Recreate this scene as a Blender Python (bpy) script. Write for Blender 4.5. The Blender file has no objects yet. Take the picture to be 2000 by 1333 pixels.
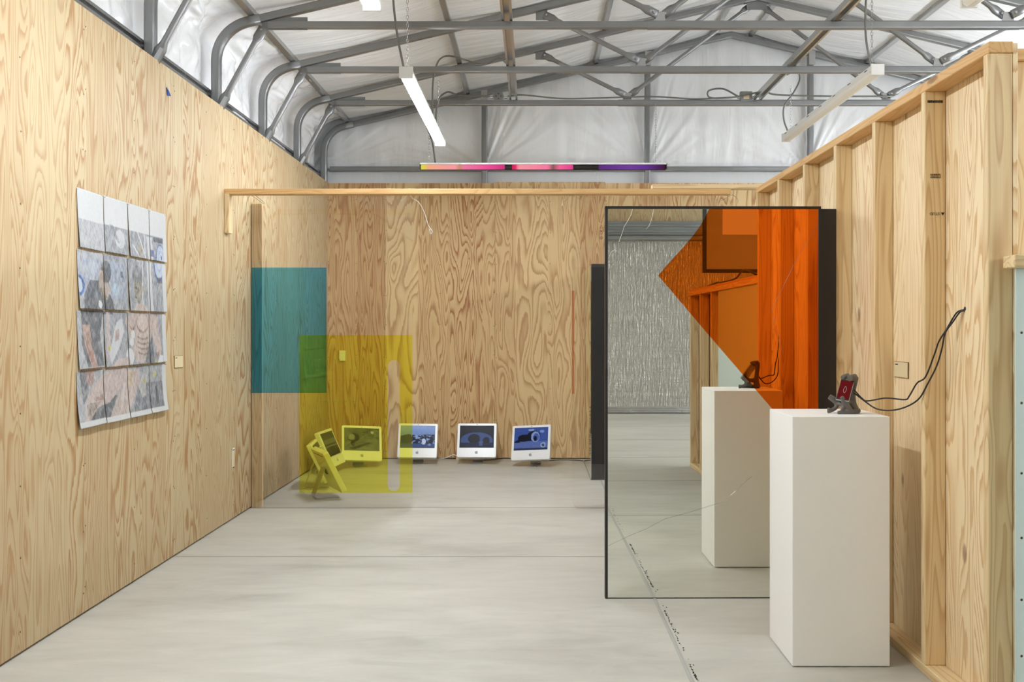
import bpy, bmesh, math, random
import numpy as np
from mathutils import Vector, Matrix, noise as mnoise

random.seed(7)
PI = math.pi
C = bpy.context.scene.collection
S = bpy.context.scene

# ---------------------------------------------------------------- camera, world, exposure
CAM_H = 1.465
cam_d = bpy.data.cameras.new('camera'); cam = bpy.data.objects.new('camera', cam_d); C.objects.link(cam)
cam.location = (0, 0, CAM_H); cam.rotation_euler = (PI/2, 0, 0)
cam_d.sensor_width = 36; cam_d.lens = 33.84; cam_d.shift_x = -0.020; cam_d.shift_y = -0.01225
cam_d.clip_start = 0.05; cam_d.clip_end = 100
S.camera = cam
w = bpy.data.worlds.new('world'); S.world = w; w.use_nodes = True
w.node_tree.nodes['Background'].inputs[0].default_value = (0.9, 0.95, 1, 1)
w.node_tree.nodes['Background'].inputs[1].default_value = 0.0
w.cycles.sampling_method = 'NONE'
S.view_settings.view_transform = 'Standard'; S.view_settings.look = 'None'
S.view_settings.gamma = 1; S.view_settings.use_curve_mapping = False
S.view_settings.exposure = 0.0
LAMP = 108.0                      # radiance of the lit strip diffusers
S.cycles.transparent_max_bounces = 40
S.cycles.max_bounces = 8; S.cycles.diffuse_bounces = 4; S.cycles.glossy_bounces = 4
S.cycles.use_denoising = True
S.cycles.use_light_tree = False          # a handful of lamps: plain sampling is quicker
S.cycles.sample_clamp_indirect = 6.0
S.cycles.caustics_reflective = True

# ---------------------------------------------------------------- materials
def srgb(r, g, b):
    f = lambda c: (c/255)/12.92 if c/255 <= 0.04045 else ((c/255+0.055)/1.055)**2.4
    return (f(r), f(g), f(b), 1.0)

class NT:
    def __init__(s, name):
        s.m = bpy.data.materials.new(name); s.m.use_nodes = True
        s.t = s.m.node_tree; s.t.nodes.clear()
        s.out = s.t.nodes.new('ShaderNodeOutputMaterial')
    def n(s, typ, ins=None, **props):
        nd = s.t.nodes.new('ShaderNode'+typ)
        for k, v in props.items(): setattr(nd, k, v)
        for k, v in (ins or {}).items():
            sock = nd.inputs[k]
            if hasattr(v, 'links') or isinstance(v, bpy.types.NodeSocket): s.t.links.new(v, sock)
            else: sock.default_value = v
        return nd
    def math(s, op, a, b=0.0, c=0.0):
        return s.n('Math', {0: a, 1: b, 2: c}, operation=op).outputs[0]
    def vmath(s, op, a, b):
        return s.n('VectorMath', {0: a, 1: b}, operation=op).outputs[0]
    def ramp(s, fac, stops, interp='LINEAR'):
        nd = s.n('ValToRGB', {0: fac}); cr = nd.color_ramp; cr.interpolation = interp
        while len(cr.elements) < len(stops): cr.elements.new(0.5)
        for e, (p, col) in zip(cr.elements, stops):
            e.position = p
            e.color = col if len(col) == 4 else (*col, 1)
        return nd.outputs[0]
    def mix(s, fac, a, b, blend='MIX'):
        nd = s.n('Mix', data_type='RGBA', blend_type=blend)
        for i, v in ((0, fac), (6, a), (7, b)):
            if isinstance(v, bpy.types.NodeSocket): s.t.links.new(v, nd.inputs[i])
            else: nd.inputs[i].default_value = v
        return nd.outputs[2]
    def noise(s, vec, scale, detail=2.0, rough=0.5, dist=0.0):
        return s.n('TexNoise', {'Vector': vec, 'Scale': scale, 'Detail': detail, 'Roughness': rough, 'Distortion': dist}).outputs[0]
    def obj(s): return s.n('TexCoord').outputs['Object']
    def rnd(s): return s.n('ObjectInfo').outputs['Random']
    def scaled(s, vec, sc, off=None):
        v = s.vmath('MULTIPLY', vec, sc)
        return s.vmath('ADD', v, off) if off is not None else v
    def bsdf(s, **ins):
        nd = s.n('BsdfPrincipled', {k.replace('_', ' '): v for k, v in ins.items()})
        s.t.links.new(nd.outputs[0], s.out.inputs[0]); return nd
    def bump(s, h, strength=0.3, dist=0.01):
        return s.n('Bump', {'Strength': strength, 'Distance': dist, 'Height': h}).outputs[0]
    def done(s, shader):
        s.t.links.new(shader, s.out.inputs[0]); return s.m

def plain(name, col, rough=0.5, metal=0.0, spec=0.5):
    t = NT(name)
    nz = t.noise(t.obj(), 30, 3)
    c = t.mix(t.math('MULTIPLY', nz, 0.12), col, tuple(x*0.8 for x in col[:3])+(1,))
    t.bsdf(Base_Color=c, Roughness=rough, Metallic=metal, **{'Specular_IOR_Level': spec})
    return t.m

def ply(name, light, dark, strip=0.5, contrast=1.0, knots=False):
    t = NT(name); o = t.obj(); r = t.rnd()
    sep = t.n('SeparateXYZ', {0: o}); x, z = sep.outputs[0], sep.outputs[2]
    r37 = t.math('MULTIPLY', r, 37.0)
    wob = t.math('MULTIPLY', t.noise(t.n('CombineXYZ', {0: r37, 2: t.math('MULTIPLY', z, 0.25)}).outputs[0], 1.0, 1), 0.08)
    st = t.math('FLOOR', t.math('ADD', t.math('DIVIDE', t.math('ADD', x, wob), 0.36), r37))
    s1 = t.n('TexWhiteNoise', {'W': st}, noise_dimensions='1D').outputs[0]
    s2 = t.n('TexWhiteNoise', {'W': t.math('ADD', st, 77.7)}, noise_dimensions='1D').outputs[0]
    off = t.n('CombineXYZ', {0: t.math('MULTIPLY', s1, 41.0), 1: r37, 2: t.math('MULTIPLY', s2, 23.0)}).outputs[0]
    freq = t.math('ADD', 3.5, t.math('MULTIPLY', s2, 5.5))
    p = t.n('CombineXYZ', {0: t.math('MULTIPLY', x, freq), 1: 0.0, 2: t.math('MULTIPLY', z, 0.85)}).outputs[0]
    p = t.vmath('ADD', p, off)
    h = t.noise(p, 1.0, 1.3, 0.45, 0.35)
    jag = t.noise(t.scaled(o, (85, 85, 5.5)), 1.0, 2)
    rings = t.math('ADD', t.math('MULTIPLY', h, 17.0), t.math('MULTIPLY', jag, 0.5))
    f = t.math('FRACT', rings)
    line = t.ramp(f, [(0.0, (.05, .05, .05)), (0.45, (.12, .12, .12)), (0.66, (.5, .5, .5)), (0.86, (1, 1, 1)), (0.95, (.85, .85, .85)), (1.0, (.05, .05, .05))])
    amt = t.math('MULTIPLY', t.math('MULTIPLY', line, t.math('ADD', 0.45, t.math('MULTIPLY', s1, 0.55))), contrast)
    fib = t.noise(t.scaled(o, (260, 260, 5)), 1.0, 2)
    c = t.mix(amt, light, dark)
    c = t.mix(t.math('MULTIPLY', s2, strip), c, t.mix(0.5, c, dark))
    c = t.mix(t.math('MULTIPLY', t.math('SUBTRACT', fib, 0.35), 0.22), c, dark)
    # veneer patches and pin knots
    vo = t.n('TexVoronoi', {'Vector': t.scaled(o, (3.3, 3.3, 1.7), off), 'Scale': 1.0}).outputs[0]
    kr = 0.05 if knots else 0.018
    k = t.ramp(vo, [(0.0, (1, 1, 1)), (kr, (.8, .8, .8)), (kr*1.6, (0, 0, 0))])
    c = t.mix(t.math('MULTIPLY', k, 0.7), c, srgb(110, 70, 40))
    t.bsdf(Base_Color=c, Roughness=0.6)
    return t.m

def lumber(name, light, dark, contrast=0.6):
    t = NT(name); o = t.obj(); r = t.rnd()
    r50 = t.math('MULTIPLY', r, 50.0)
    off = t.n('CombineXYZ', {0: r50, 1: t.math('MULTIPLY', r, 17.0), 2: t.math('MULTIPLY', r, 83.0)}).outputs[0]
    kv = t.n('TexVoronoi', {'Vector': t.scaled(o, (5.0, 5.0, 1.55), off), 'Scale': 1.0})
    kd = kv.outputs[0]
    sw = t.ramp(kd, [(0.0, (1, 1, 1)), (0.12, (.45, .45, .45)), (0.33, (0, 0, 0))])
    q = t.scaled(o, (13, 13, 0.8), off)
    h = t.noise(q, 1.0, 1.2, 0.45, 0.1)
    rings = t.math('ADD', t.math('MULTIPLY', h, 9.0), t.math('MULTIPLY', sw, 3.2))
    fr = t.math('FRACT', rings)
    line = t.ramp(fr, [(0, (0, 0, 0)), (0.5, (.15, .15, .15)), (0.88, (1, 1, 1)), (1.0, (.1, .1, .1))])
    fib = t.noise(t.scaled(o, (180, 180, 3)), 1.0, 2)
    c = t.mix(t.math('MULTIPLY', line, contrast), light, dark)
    c = t.mix(t.math('MULTIPLY', t.math('SUBTRACT', fib, 0.3), 0.3), c, dark)
    c = t.mix(t.math('MULTIPLY', r, 0.2), c, t.mix(0.45, c, dark))
    kn = t.ramp(kd, [(0.0, (1, 1, 1)), (0.06, (.85, .85, .85)), (0.095, (0, 0, 0))])
    c = t.mix(t.math('MULTIPLY', kn, 0.75), c, srgb(105, 66, 34))
    t.bsdf(Base_Color=c, Roughness=0.62)
    return t.m

def steel(name, col=(0.27, 0.27, 0.268, 1), rough=0.36, metal=0.75):
    t = NT(name); o = t.obj()
    n1 = t.noise(t.scaled(o, (3, 0.8, 3)), 1.0, 2, 0.5); n2 = n1
    c = t.mix(n1, tuple(v*0.85 for v in col[:3])+(1,), tuple(min(1, v*1.15) for v in col[:3])+(1,))
    rr = t.math('ADD', rough-0.08, t.math('MULTIPLY', n2, 0.2))
    t.bsdf(Base_Color=c, Metallic=metal, Roughness=rr)
    return t.m

def vinyl(name, streak=(2, 40, 2), amt=0.5, rough=0.33):
    t = NT(name); o = t.obj()
    h = t.noise(t.scaled(o, streak), 1.0, 2.5, 0.55, 1.0)
    t.bsdf(Base_Color=(0.90, 0.90, 0.90, 1), Roughness=rough, Normal=t.bump(h, amt, 0.02), **{'Specular_IOR_Level': 0.5})
    return t.m

def concrete():
    t = NT('concrete'); o = t.n('NewGeometry').outputs[0]
    big = t.noise(t.scaled(o, (0.55, 1.3, 1)), 1.0, 5, 0.6, 0.6)
    mid = t.noise(t.scaled(o, (2.2, 7, 1)), 1.0, 5, 0.62, 0.9)
    fine = t.noise(o, 60, 3)
    c = t.ramp(t.math('ADD', t.math('MULTIPLY', big, 0.55), t.math('MULTIPLY', mid, 0.45)),
               [(0.30, srgb(166, 163, 152)), (0.48, srgb(188, 185, 174)), (0.66, srgb(203, 199, 187))])
    c = t.mix(t.math('MULTIPLY', fine, 0.10), c, srgb(150, 146, 136))
    spk = t.n('TexVoronoi', {'Vector': t.scaled(o, (3.1, 3.1, 1)), 'Scale': 1.0}).outputs[0]
    sp = t.ramp(spk, [(0, (1, 1, 1)), (0.008, (1, 1, 1)), (0.016, (0, 0, 0))])
    c = t.mix(t.math('MULTIPLY', sp, 0.4), c, srgb(90, 85, 75))
    t.bsdf(Base_Color=c, Roughness=t.math('ADD', 0.36, t.math('MULTIPLY', mid, 0.25)))
    return t.m

def foil():
    t = NT('foil_insulation'); o = t.obj()
    a = t.noise(t.scaled(o, (38, 1, 4.5)), 1.0, 3, 0.75, 0.8)
    b = t.noise(t.scaled(o, (1.0, 1, 9)), 1.0, 3, 0.6, 0.3)
    h = t.math('ADD', a, t.math('MULTIPLY', b, 0.7))
    t.bsdf(Base_Color=(0.95, 0.93, 0.89, 1), Metallic=0.6, Roughness=0.22, Normal=t.bump(h, 1.0, 0.09))
    return t.m

def clear(name, col, refl=1.0, ior=1.49):
    t = NT(name)
    tr = t.n('BsdfTransparent', {0: col}).outputs[0]
    gl = t.n('BsdfGlossy', {'Color': (1, 1, 1, 1), 'Roughness': 0.0}).outputs[0]
    fr = t.math('MULTIPLY', t.n('Fresnel', {'IOR': ior}).outputs[0], refl)
    return t.done(t.n('MixShader', {0: fr, 1: tr, 2: gl}).outputs[0])

def emit(name, col, strength):
    t = NT(name)
    if strength < 5: t.m.cycles.emission_sampling = 'NONE'
    return t.done(t.n('Emission', {'Color': col, 'Strength': strength}).outputs[0])

def painted(name, rough=0.7, hatch=0.0, glow=0.0):
    """flat print: colour from the mesh's own colour layer"""
    t = NT(name); a = t.n('VertexColor', layer_name='print').outputs[0]
    if hatch:
        o = t.obj()
        n1 = t.noise(t.scaled(o, (70, 70, 26)), 1.0, 2, 0.7, 1.5)
        lum = t.n('RGBToBW', {0: a}).outputs[0]
        k = t.math('MULTIPLY', t.math('MULTIPLY', t.math('SUBTRACT', 1.0, lum), hatch), n1)
        a = t.mix(k, a, srgb(70, 72, 76))
    b = t.bsdf(Base_Color=a, Roughness=rough, **{'Specular_IOR_Level': 0.12 if glow else 0.3})
    if glow:
        t.m.cycles.emission_sampling = 'NONE'
        t.t.links.new(a, b.inputs['Emission Color']); b.inputs['Emission Strength'].default_value = glow
        b.inputs['Base Color'].default_value = (0, 0, 0, 1)
        for l in list(b.inputs['Base Color'].links): t.t.links.remove(l)
    return t.m

M = {}
M['ply_left'] = ply('plywood_pale', srgb(200, 183, 146), srgb(160, 116, 68), contrast=1.05)
M['ply_back'] = ply('plywood_warm', srgb(230, 203, 150), srgb(158, 98, 50), strip=0.95, contrast=1.1)
M['ply_stud'] = ply('plywood_sheathing', srgb(247, 228, 188), srgb(204, 158, 100), strip=0.25, contrast=1.0, knots=True)
M['lumber'] = lumber('lumber', srgb(238, 215, 168), srgb(186, 138, 84), 0.55)
M['lumber_warm'] = lumber('lumber_warm', srgb(224, 184, 126), srgb(178, 124, 70), 0.4)
M['steel'] = steel('galvanized_tube')
M['steel_bright'] = steel('galvanized_bright', (0.48, 0.48, 0.475, 1), 0.24, 0.9)
M['steel_dull'] = steel('grey_steel', (0.22, 0.225, 0.22, 1), 0.5, 0.3)
M['vinyl_roof'] = vinyl('insulation_vinyl_roof', (1.5, 16, 2), 0.8, 0.30)
M['vinyl_wall'] = vinyl('insulation_vinyl_wall', (9, 6, 1.6), 0.35, 0.28)
M['vinyl_crumple'] = vinyl('insulation_vinyl_crumpled', (5, 4, 5), 0.5, 0.17)
M['concrete'] = concrete()
M['foil'] = foil()
M['joint'] = plain('joint_sealant', srgb(168, 167, 160), 0.6)
M['joint_dark'] = plain('joint_strip_grey', srgb(128, 125, 116), 0.8)  # darker grey filler of the cross joints
M['dark'] = plain('dark_gap', srgb(40, 38, 34), 0.9)
M['white_paint'] = plain('white_painted_wood', srgb(247, 246, 242), 0.62)
M['white_plastic'] = plain('white_plastic', srgb(240, 240, 240), 0.22)
M['white_metal'] = plain('white_enamel', srgb(236, 235, 230), 0.35)
M['black'] = plain('black_paint', srgb(25, 23, 22), 0.42)
M['black_wire'] = plain('black_rubber', srgb(30, 29, 28), 0.5)
M['grey_wire'] = plain('grey_conduit', srgb(120, 118, 112), 0.45, 0.4)
M['alu'] = plain('brushed_aluminium', srgb(190, 190, 190), 0.32, 0.9)
M['logo_grey'] = plain('logo_grey', srgb(150, 152, 156), 0.5)
M['screen_cloth'] = plain('projection_screen_cloth', srgb(150, 147, 143), 0.8)
M['clay'] = plain('grey_cast_resin', srgb(98, 93, 87), 0.42)
M['mint'] = plain('mint_drywall', srgb(204, 218, 212), 0.75)
M['brown'] = plain('brown_panel', srgb(120, 90, 58), 0.7)
M['paper'] = painted('paper_print', 0.75, 0.6)
M['screen'] = painted('screen_picture', 0.3, 0, 0.7)
M['tubeprint'] = painted('coloured_gel_tube', 0.3, 0, 1.0)
M['acrylic'] = clear('clear_acrylic', (0.99, 0.988, 0.982, 1), 1.0)
M['acrylic_edge'] = clear('clear_acrylic_edge', (0.75, 0.72, 0.66, 1), 1.0)
M['blue_gel'] = clear('blue_gel_film', (0.42, 0.78, 0.97, 1), 0.5)
M['yellow_gel'] = clear('yellow_gel_film', (0.985, 0.975, 0.42, 1), 0.5)
M['red_gel'] = clear('red_gel_film', (0.94, 0.70, 0.63, 1), 0.4)
M['orange_gel'] = clear('orange_gel_film', (0.985, 0.67, 0.33, 1), 0.15)
M['lamp_on'] = emit('lit_diffuser', (0.86, 0.925, 1.0, 1), LAMP)
M['lamp_off'] = plain('unlit_diffuser', srgb(238, 236, 230), 0.3)
M['ink'] = plain('black_ink', srgb(40, 34, 28), 0.8)
M['green_ink'] = plain('green_ink', srgb(70, 140, 50), 0.8)
M['blue_tape'] = plain('blue_tape', srgb(40, 70, 140), 0.7)
M['card'] = plain('laser_cut_card', srgb(222, 205, 165), 0.6)
M['card_edge'] = plain('scorched_card_edge', srgb(120, 92, 52), 0.8)
M['steel_wire'] = plain('thin_wire', srgb(150, 145, 135), 0.3, 0.7)
M['white_string'] = plain('white_string', srgb(235, 232, 225), 0.6)
M['screw'] = plain('screw_head', srgb(80, 70, 58), 0.4, 0.5)
M['screw_bright'] = plain('zinc_screw_head', srgb(205, 205, 205), 0.3, 0.8)
t = NT('mirror_silver'); M['mirror'] = t.done(t.n('BsdfGlossy', {'Color': (0.88, 0.89, 0.83, 1), 'Roughness': 0.0}).outputs[0])
t = NT('mirror_edge'); t.bsdf(Base_Color=srgb(150, 160, 145), Roughness=0.2); M['glass_edge'] = t.m

# ---------------------------------------------------------------- mesh helpers
class MB:
    def __init__(s): s.v = []; s.f = []
    def add(s, vs, fs, mat=None):
        b = len(s.v)
        s.v += [tuple(mat @ Vector(p)) if mat else tuple(p) for p in vs]
        s.f += [tuple(b+i for i in f) for f in fs]; return s
    def box(s, x0, x1, y0, y1, z0, z1, mat=None):
        return s.add([(x0,y0,z0),(x1,y0,z0),(x1,y1,z0),(x0,y1,z0),(x0,y0,z1),(x1,y0,z1),(x1,y1,z1),(x0,y1,z1)],
                     [(0,3,2,1),(4,5,6,7),(0,1,5,4),(1,2,6,5),(2,3,7,6),(3,0,4,7)], mat)
    def prism(s, poly, y0, y1, mat=None):          # polygon in xz extruded along y
        n = len(poly)
        vs = [(x, y0, z) for x, z in poly] + [(x, y1, z) for x, z in poly]
        fs = [tuple(range(n)), tuple(range(2*n-1, n-1, -1))] + [(i, n+i, n+(i+1) % n, (i+1) % n) for i in range(n)]
        return s.add(vs, fs, mat)
    def cyl(s, a, b, r0, r1=None, seg=10, caps=True):
        return s.tube([a, b], [r0, r0 if r1 is None else r1], seg, caps)
    def tube(s, pts, r, seg=8, caps=True, section=None, up=None):
        pts = [Vector(p) for p in pts]; n = len(pts)
        rs = r if isinstance(r, (list, tuple)) else [r]*n
        sec = section or [(math.cos(2*PI*k/seg), math.sin(2*PI*k/seg)) for k in range(seg)]
        m = len(sec); vs = []; nrm = None
        for i, p in enumerate(pts):
            d = (pts[min(i+1, n-1)] - pts[max(i-1, 0)]).normalized()
            if nrm is None:
                u = Vector(up) if up else (Vector((0, 0, 1)) if abs(d.z) < 0.9 else Vector((0, 1, 0)))
                nrm = (u - d*u.dot(d)).normalized()
            else:
                nrm = (nrm - d*nrm.dot(d)).normalized()
            bi = d.cross(nrm)
            vs += [p + (bi*a + nrm*b)*rs[i] for a, b in sec]
        fs = []
        for i in range(n-1):
            for k in range(m):
                fs.append((i*m+k, i*m+(k+1) % m, (i+1)*m+(k+1) % m, (i+1)*m+k))
        if caps: fs += [tuple(range(m-1, -1, -1)), tuple((n-1)*m+k for k in range(m))]
        return s.add(vs, fs)
    def build(s, name, mat, parent=None, smooth=False, bevel=0.0, loc=None, rot=None, segs=2):
        me = bpy.data.meshes.new(name); me.from_pydata(s.v, [], s.f)
        bm = bmesh.new(); bm.from_mesh(me); bmesh.ops.recalc_face_normals(bm, faces=bm.faces)
        if bevel: bmesh.ops.bevel(bm, geom=list(bm.edges), offset=bevel, segments=segs, affect='EDGES', profile=0.6)
        bm.to_mesh(me); bm.free()
        if smooth:
            for p in me.polygons: p.use_smooth = True
        return link(name, me, mat, parent, loc, rot)

def link(name, me, mat, parent=None, loc=None, rot=None):
    o = bpy.data.objects.new(name, me)
    if mat is not None and not me.materials: me.materials.append(M[mat] if isinstance(mat, str) else mat)
    C.objects.link(o); o.parent = parent
    if loc is not None: o.location = loc
    if rot is not None: o.rotation_euler = rot
    return o

def empty(name, loc=(0, 0, 0), rz=0.0):
    o = bpy.data.objects.new(name, None); C.objects.link(o); o.location = loc; o.rotation_euler = (0, 0, rz)
    o.empty_display_size = 0.1; return o
def tag(o, label, cat, group=None):
    o['label'] = label; o['category'] = cat
    if group: o['group'] = group
    return o
def struct(o): o['kind'] = 'structure'; return o
def stuff(o): o['kind'] = 'stuff'; return o

ROUNDED = [(a*0.5, b*0.5) for a, b in ((-1, -.6), (-.9, -.9), (-.6, -1), (.6, -1), (.9, -.9), (1, -.6), (1, .6), (.9, .9), (.6, 1), (-.6, 1), (-.9, .9), (-1, .6))]
def smooth_path(pts, n=8):
    """Catmull-Rom through the given points"""
    P = [Vector(p) for p in pts]; out = []
    Q = [P[0]*2-P[1]] + P + [P[-1]*2-P[-2]]
    for i in range(1, len(Q)-2):
        a, b, c, d = Q[i-1:i+3]
        for k in range(n):
            u = k/n
            out.append(0.5*((2*b) + (c-a)*u + (2*a-5*b+4*c-d)*u*u + (3*b-a-3*c+d)*u**3))
    out.append(P[-1]); return out

def board(name, L, wdt, th, mat, parent, loc, axis='z', rz=0.0, bevel=0.003):
    """lumber: long axis is the mesh's own z, so the grain runs along it; loc = centre of the board"""
    rot = {'z': (0, 0, rz), 'y': (-PI/2, 0, rz), 'x': (0, PI/2, 0), 'x_flat': (PI/2, 0, PI/2)}[axis]
    return MB().box(-wdt/2, wdt/2, -th/2, th/2, -L/2, L/2).build(name, mat, parent, bevel=bevel, loc=loc, rot=rot, segs=1)

def chain(name, x, y, z0, z1, parent, dx=0.0, dy=0.0):
    mb = MB(); L = 0.034; n = max(2, int((z1-z0)/(L*0.78))); st = (z1-z0)/n
    for i in range(n):
        zc = z0+st*(i+0.5); u = (i+0.5)/n; cx, cy = x+dx*u, y+dy*u; pts = []
        for k in range(9):
            a = 2*PI*k/8; px, pz = 0.0075*math.cos(a), L/2*math.sin(a)*0.95
            pts.append((cx+px, cy, zc+pz) if i % 2 else (cx, cy+px, zc+pz))
        mb.tube(pts, 0.0018, 4, False)
    return mb.build(name, 'steel_bright', parent)

# ---------------------------------------------------------------- floor
XL, XR, YB, HL, HR = -2.296, 1.656, 10.80, 3.11, 2.508
YF = -6.15                                     # far end behind the camera
floor = struct(empty('floor')); 
XJ = 0.662; ys = [YF-0.1, -3.9, -2.2, -0.5, 1.2, 2.9, 6.175, 7.87, 11.1]
MB().box(-2.6, 7.2, YF-0.1, 11.1, -0.12, -0.012).build('subfloor', 'dark', floor)
for xa, xb in ((-2.6, XJ-0.009), (XJ+0.009, 7.2)):
    for ya, yb in zip(ys[:-1], ys[1:]):
        if ya in (-3.9, -2.2, -0.5, 1.2): pass
        MB().box(xa, xb, ya+0.0015, yb-0.0015, -0.014, 0).build('floor_slab', 'concrete', floor)
mb = MB(); pts = []; y = YF
while y < 10.7: pts.append((XJ+random.uniform(-.0015, .0015), y, 0.0)); y += 0.11
mb.tube(pts, 1.0, section=[(-.011, -.012), (.011, -.012), (.009, .0012), (0, .0028), (-.009, .0012)])
mb.build('joint_filler', 'joint', floor, smooth=False)
for yj in ys[1:-1]: MB().box(-2.29, 7.1, yj-.006, yj+.006, -.002, .0004).build('joint_strip', 'joint_dark', floor)
mb = MB()                                      # chipped specks along the joint
for i in range(150):
    yy = random.choice((random.uniform(3.9, 4.2), random.uniform(4.5, 5.0), random.uniform(2, 5.1)))
    xx = XJ + 0.02 + abs(random.gauss(0, .007)); rr = random.uniform(.001, .0045)
    a0 = random.random()*6
    mb.add([(xx+rr*math.cos(a0+k*PI/3)*random.uniform(.5, 1.2), yy+2.5*rr*math.sin(a0+k*PI/3), 0.0008) for k in range(6)], [tuple(range(6))])
stuff(mb.build('joint_chips', 'dark', floor))

# ---------------------------------------------------------------- plywood walls
def sheet(name, wd, ht, mat, parent, loc, rz):
    """plywood sheet, local x = width, z = height, base at z=0, face towards local -y"""
    return MB().box(0, wd, 0, 0.018, 0, ht).build(name, mat, parent, bevel=0.0012, loc=loc, rot=(0, 0, rz), segs=1)
def screws(parent, pts, nrm, r=0.0045, mat='screw', name='screws'):
    mb = MB()
    for p in pts: mb.cyl(Vector(p), Vector(p)+Vector(nrm)*0.0012, r, r*0.8, 7)
    return stuff(mb.build(name, mat, parent))

wall_left = struct(empty('wall_left'))
seams = [6.166-1.2335*i for i in range(11)][::-1] + [6.166+1.2335*i for i in (1, 2, 3)] + [10.80]
sp = []
for a, b in zip(seams[:-1], seams[1:]):
    sheet('plywood_sheet', b-a-0.002, HL-0.012, 'ply_left', wall_left, (XL, a, 0.012), PI/2)
    for yy in (a+0.012, a+(b-a)/2, b-0.012):
        for k in range(10): sp.append((XL, yy+random.uniform(-.006, .006), 0.12+k*0.32+random.uniform(-.02, .02)))
screws(wall_left, [p for p in sp if p[1] > 3.2], (1, 0, 0))
MB().box(XL-0.06, XL-0.02, YF, YB, 0, 0.04).build('bottom_plate', 'lumber', wall_left)

wall_back = struct(empty('wall_back'))
bs = [-2.30, -1.654, -0.419, 0.816, 2.05, 3.285, 4.5]; sp = []
for a, b in zip(bs[:-1], bs[1:]):
    sheet('plywood_sheet', b-a-0.002, HL-0.01-(0.0 if abs(a+.419) < .01 else 0.012), 'ply_back', wall_back, (a, YB, 0.01), 0)
    for xx in (a+0.012, (a+b)/2, b-0.012):
        for k in range(9): sp.append((xx, YB, 0.10+k*0.35+random.uniform(-.02, .02)))
screws(wall_back, sp, (0, -1, 0))

# right wall: open stud framing, sheathed on the far side
wall_right = struct(empty('wall_right'))
stud_y = [3.498, 4.064, 4.657, 5.256, 5.858, 6.470, 7.085]
Wd = 0.089; zt = HR-0.041; zb = 0.041
for y in stud_y:
    board('stud', zt-zb, Wd, 0.040, 'lumber', wall_right, (XR+Wd/2, y+0.020, (zt+zb)/2), 'z')
y0, y1 = stud_y[0]-0.006, stud_y[-1]+0.05
def plate(name, L, wd, th, mat, parent, loc): return board(name, L, wd, th, mat, parent, loc, 'y')
plate('top_plate', y1-y0, Wd, 0.041, 'lumber_warm', wall_right, (XR+Wd/2, (y0+y1)/2, HR-0.0205))
plate('bottom_plate', y1-y0, Wd, 0.041, 'lumber', wall_right, (XR+Wd/2, (y0+y1)/2, 0.0205))
pe = [3.498, 4.084, 5.276, 6.490, 7.135]
for a, b in zip(pe[:-1], pe[1:]):
    sheet('plywood_panel', b-a-0.003, HR-0.01, 'ply_stud', wall_right, (XR+Wd+0.019, a, 0.005), PI/2)
# stamps on the second stud (front face at y=4.064)
sx, sy = XR+0.012, 4.0632
mb = MB(); random.seed(3); x = 0
while x < 0.062:
    wbar = random.choice((.0012, .002, .003)); mb.box(sx+x, sx+x+wbar, sy-.0005, sy+.0005, 2.418, 2.427+random.uniform(0, .003)); x += wbar+random.choice((.0008, .0014))
stuff(mb.build('printed_barcode', 'ink', wall_right))
def text(name, body, size, mat, parent, loc, rot, extrude=0.0002):
    cu = bpy.data.curves.new(name, 'FONT'); cu.body = body; cu.size = size; cu.extrude = extrude; cu.resolution_u = 2
    cu.align_x = 'CENTER'; cu.materials.append(M[mat])
    tmp = bpy.data.objects.new(name, cu); C.objects.link(tmp); bpy.context.view_layer.update()
    me = bpy.data.meshes.new_from_object(tmp.evaluated_get(bpy.context.evaluated_depsgraph_get()))
    bpy.data.objects.remove(tmp); return link(name, me, mat, parent, loc, rot)
text('printed_stamp', '\u25B2 STUD', 0.017, 'ink', wall_right, (sx+0.04, sy-.0004, 1.955), (PI/2, PI, 0))
mb = MB()
for r in range(3):
    x = 0.012
    while x < 0.055:
        wl = random.uniform(.002, .006); mb.box(sx+x, sx+x+wl, sy-.0005, sy+.0005, 2.10+r*.007, 2.104+r*.007); x += wl+.0015
stuff(mb.build('printed_grade_mark', 'ink', wall_right))

# neighbouring post beyond the end of the stud wall, and the low framed wall beside the camera
wall_side = struct(empty('wall_partition'))
board('post', 2.46, 0.089, 0.04, 'lumber', wall_side, (1.796+0.0, 3.60, 1.23))
board('post_cap', 0.6, 0.041, 0.089, 'lumber_warm', wall_side, (2.052, 3.60, 2.48), 'x')
wall_low = struct(empty('wall_low'))
XLo, ZLo = 1.762, 1.85
for y in (0.25, 0.78, 1.32):
    board('stud', ZLo-0.08, 0.089, 0.04, 'lumber', wall_low, (XLo+0.045, y, (ZLo-0.0)/2))
plate('top_plate', 3.14, 0.115, 0.041, 'lumber', wall_low, (XLo+0.04, 1.80, ZLo-0.0205))
plate('top_plate', 3.10, 0.10, 0.025, 'lumber_warm', wall_low, (XLo+0.05, 1.80, ZLo+0.0125))
plate('bottom_plate', 3.14, 0.089, 0.041, 'lumber', wall_low, (XLo+0.045, 1.80, 0.0205))
MB().box(XLo+0.09, XLo+0.10, 0.24, 1.75, 0.02, ZLo-0.04).build('back_panel', 'brown', wall_low)
MB().box(XLo, XLo+0.013, 1.66, 3.36, 0.012, ZLo-0.045).build('drywall_sheet', 'mint', wall_low)
MB().box(1.719, 2.60, 3.42, 3.433, 0.012, 1.68).build('drywall_sheet', 'mint', wall_low)
board('ledge', 0.9, 0.045, 0.089, 'lumber', wall_low, (1.70+.45, 3.435, 1.703), 'x')
screws(wall_low, [(1.738, 3.42, z) for z in (0.3, 0.5, 0.72, 0.95, 1.2, 1.45)], (0, -1, 0), 0.005)

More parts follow.
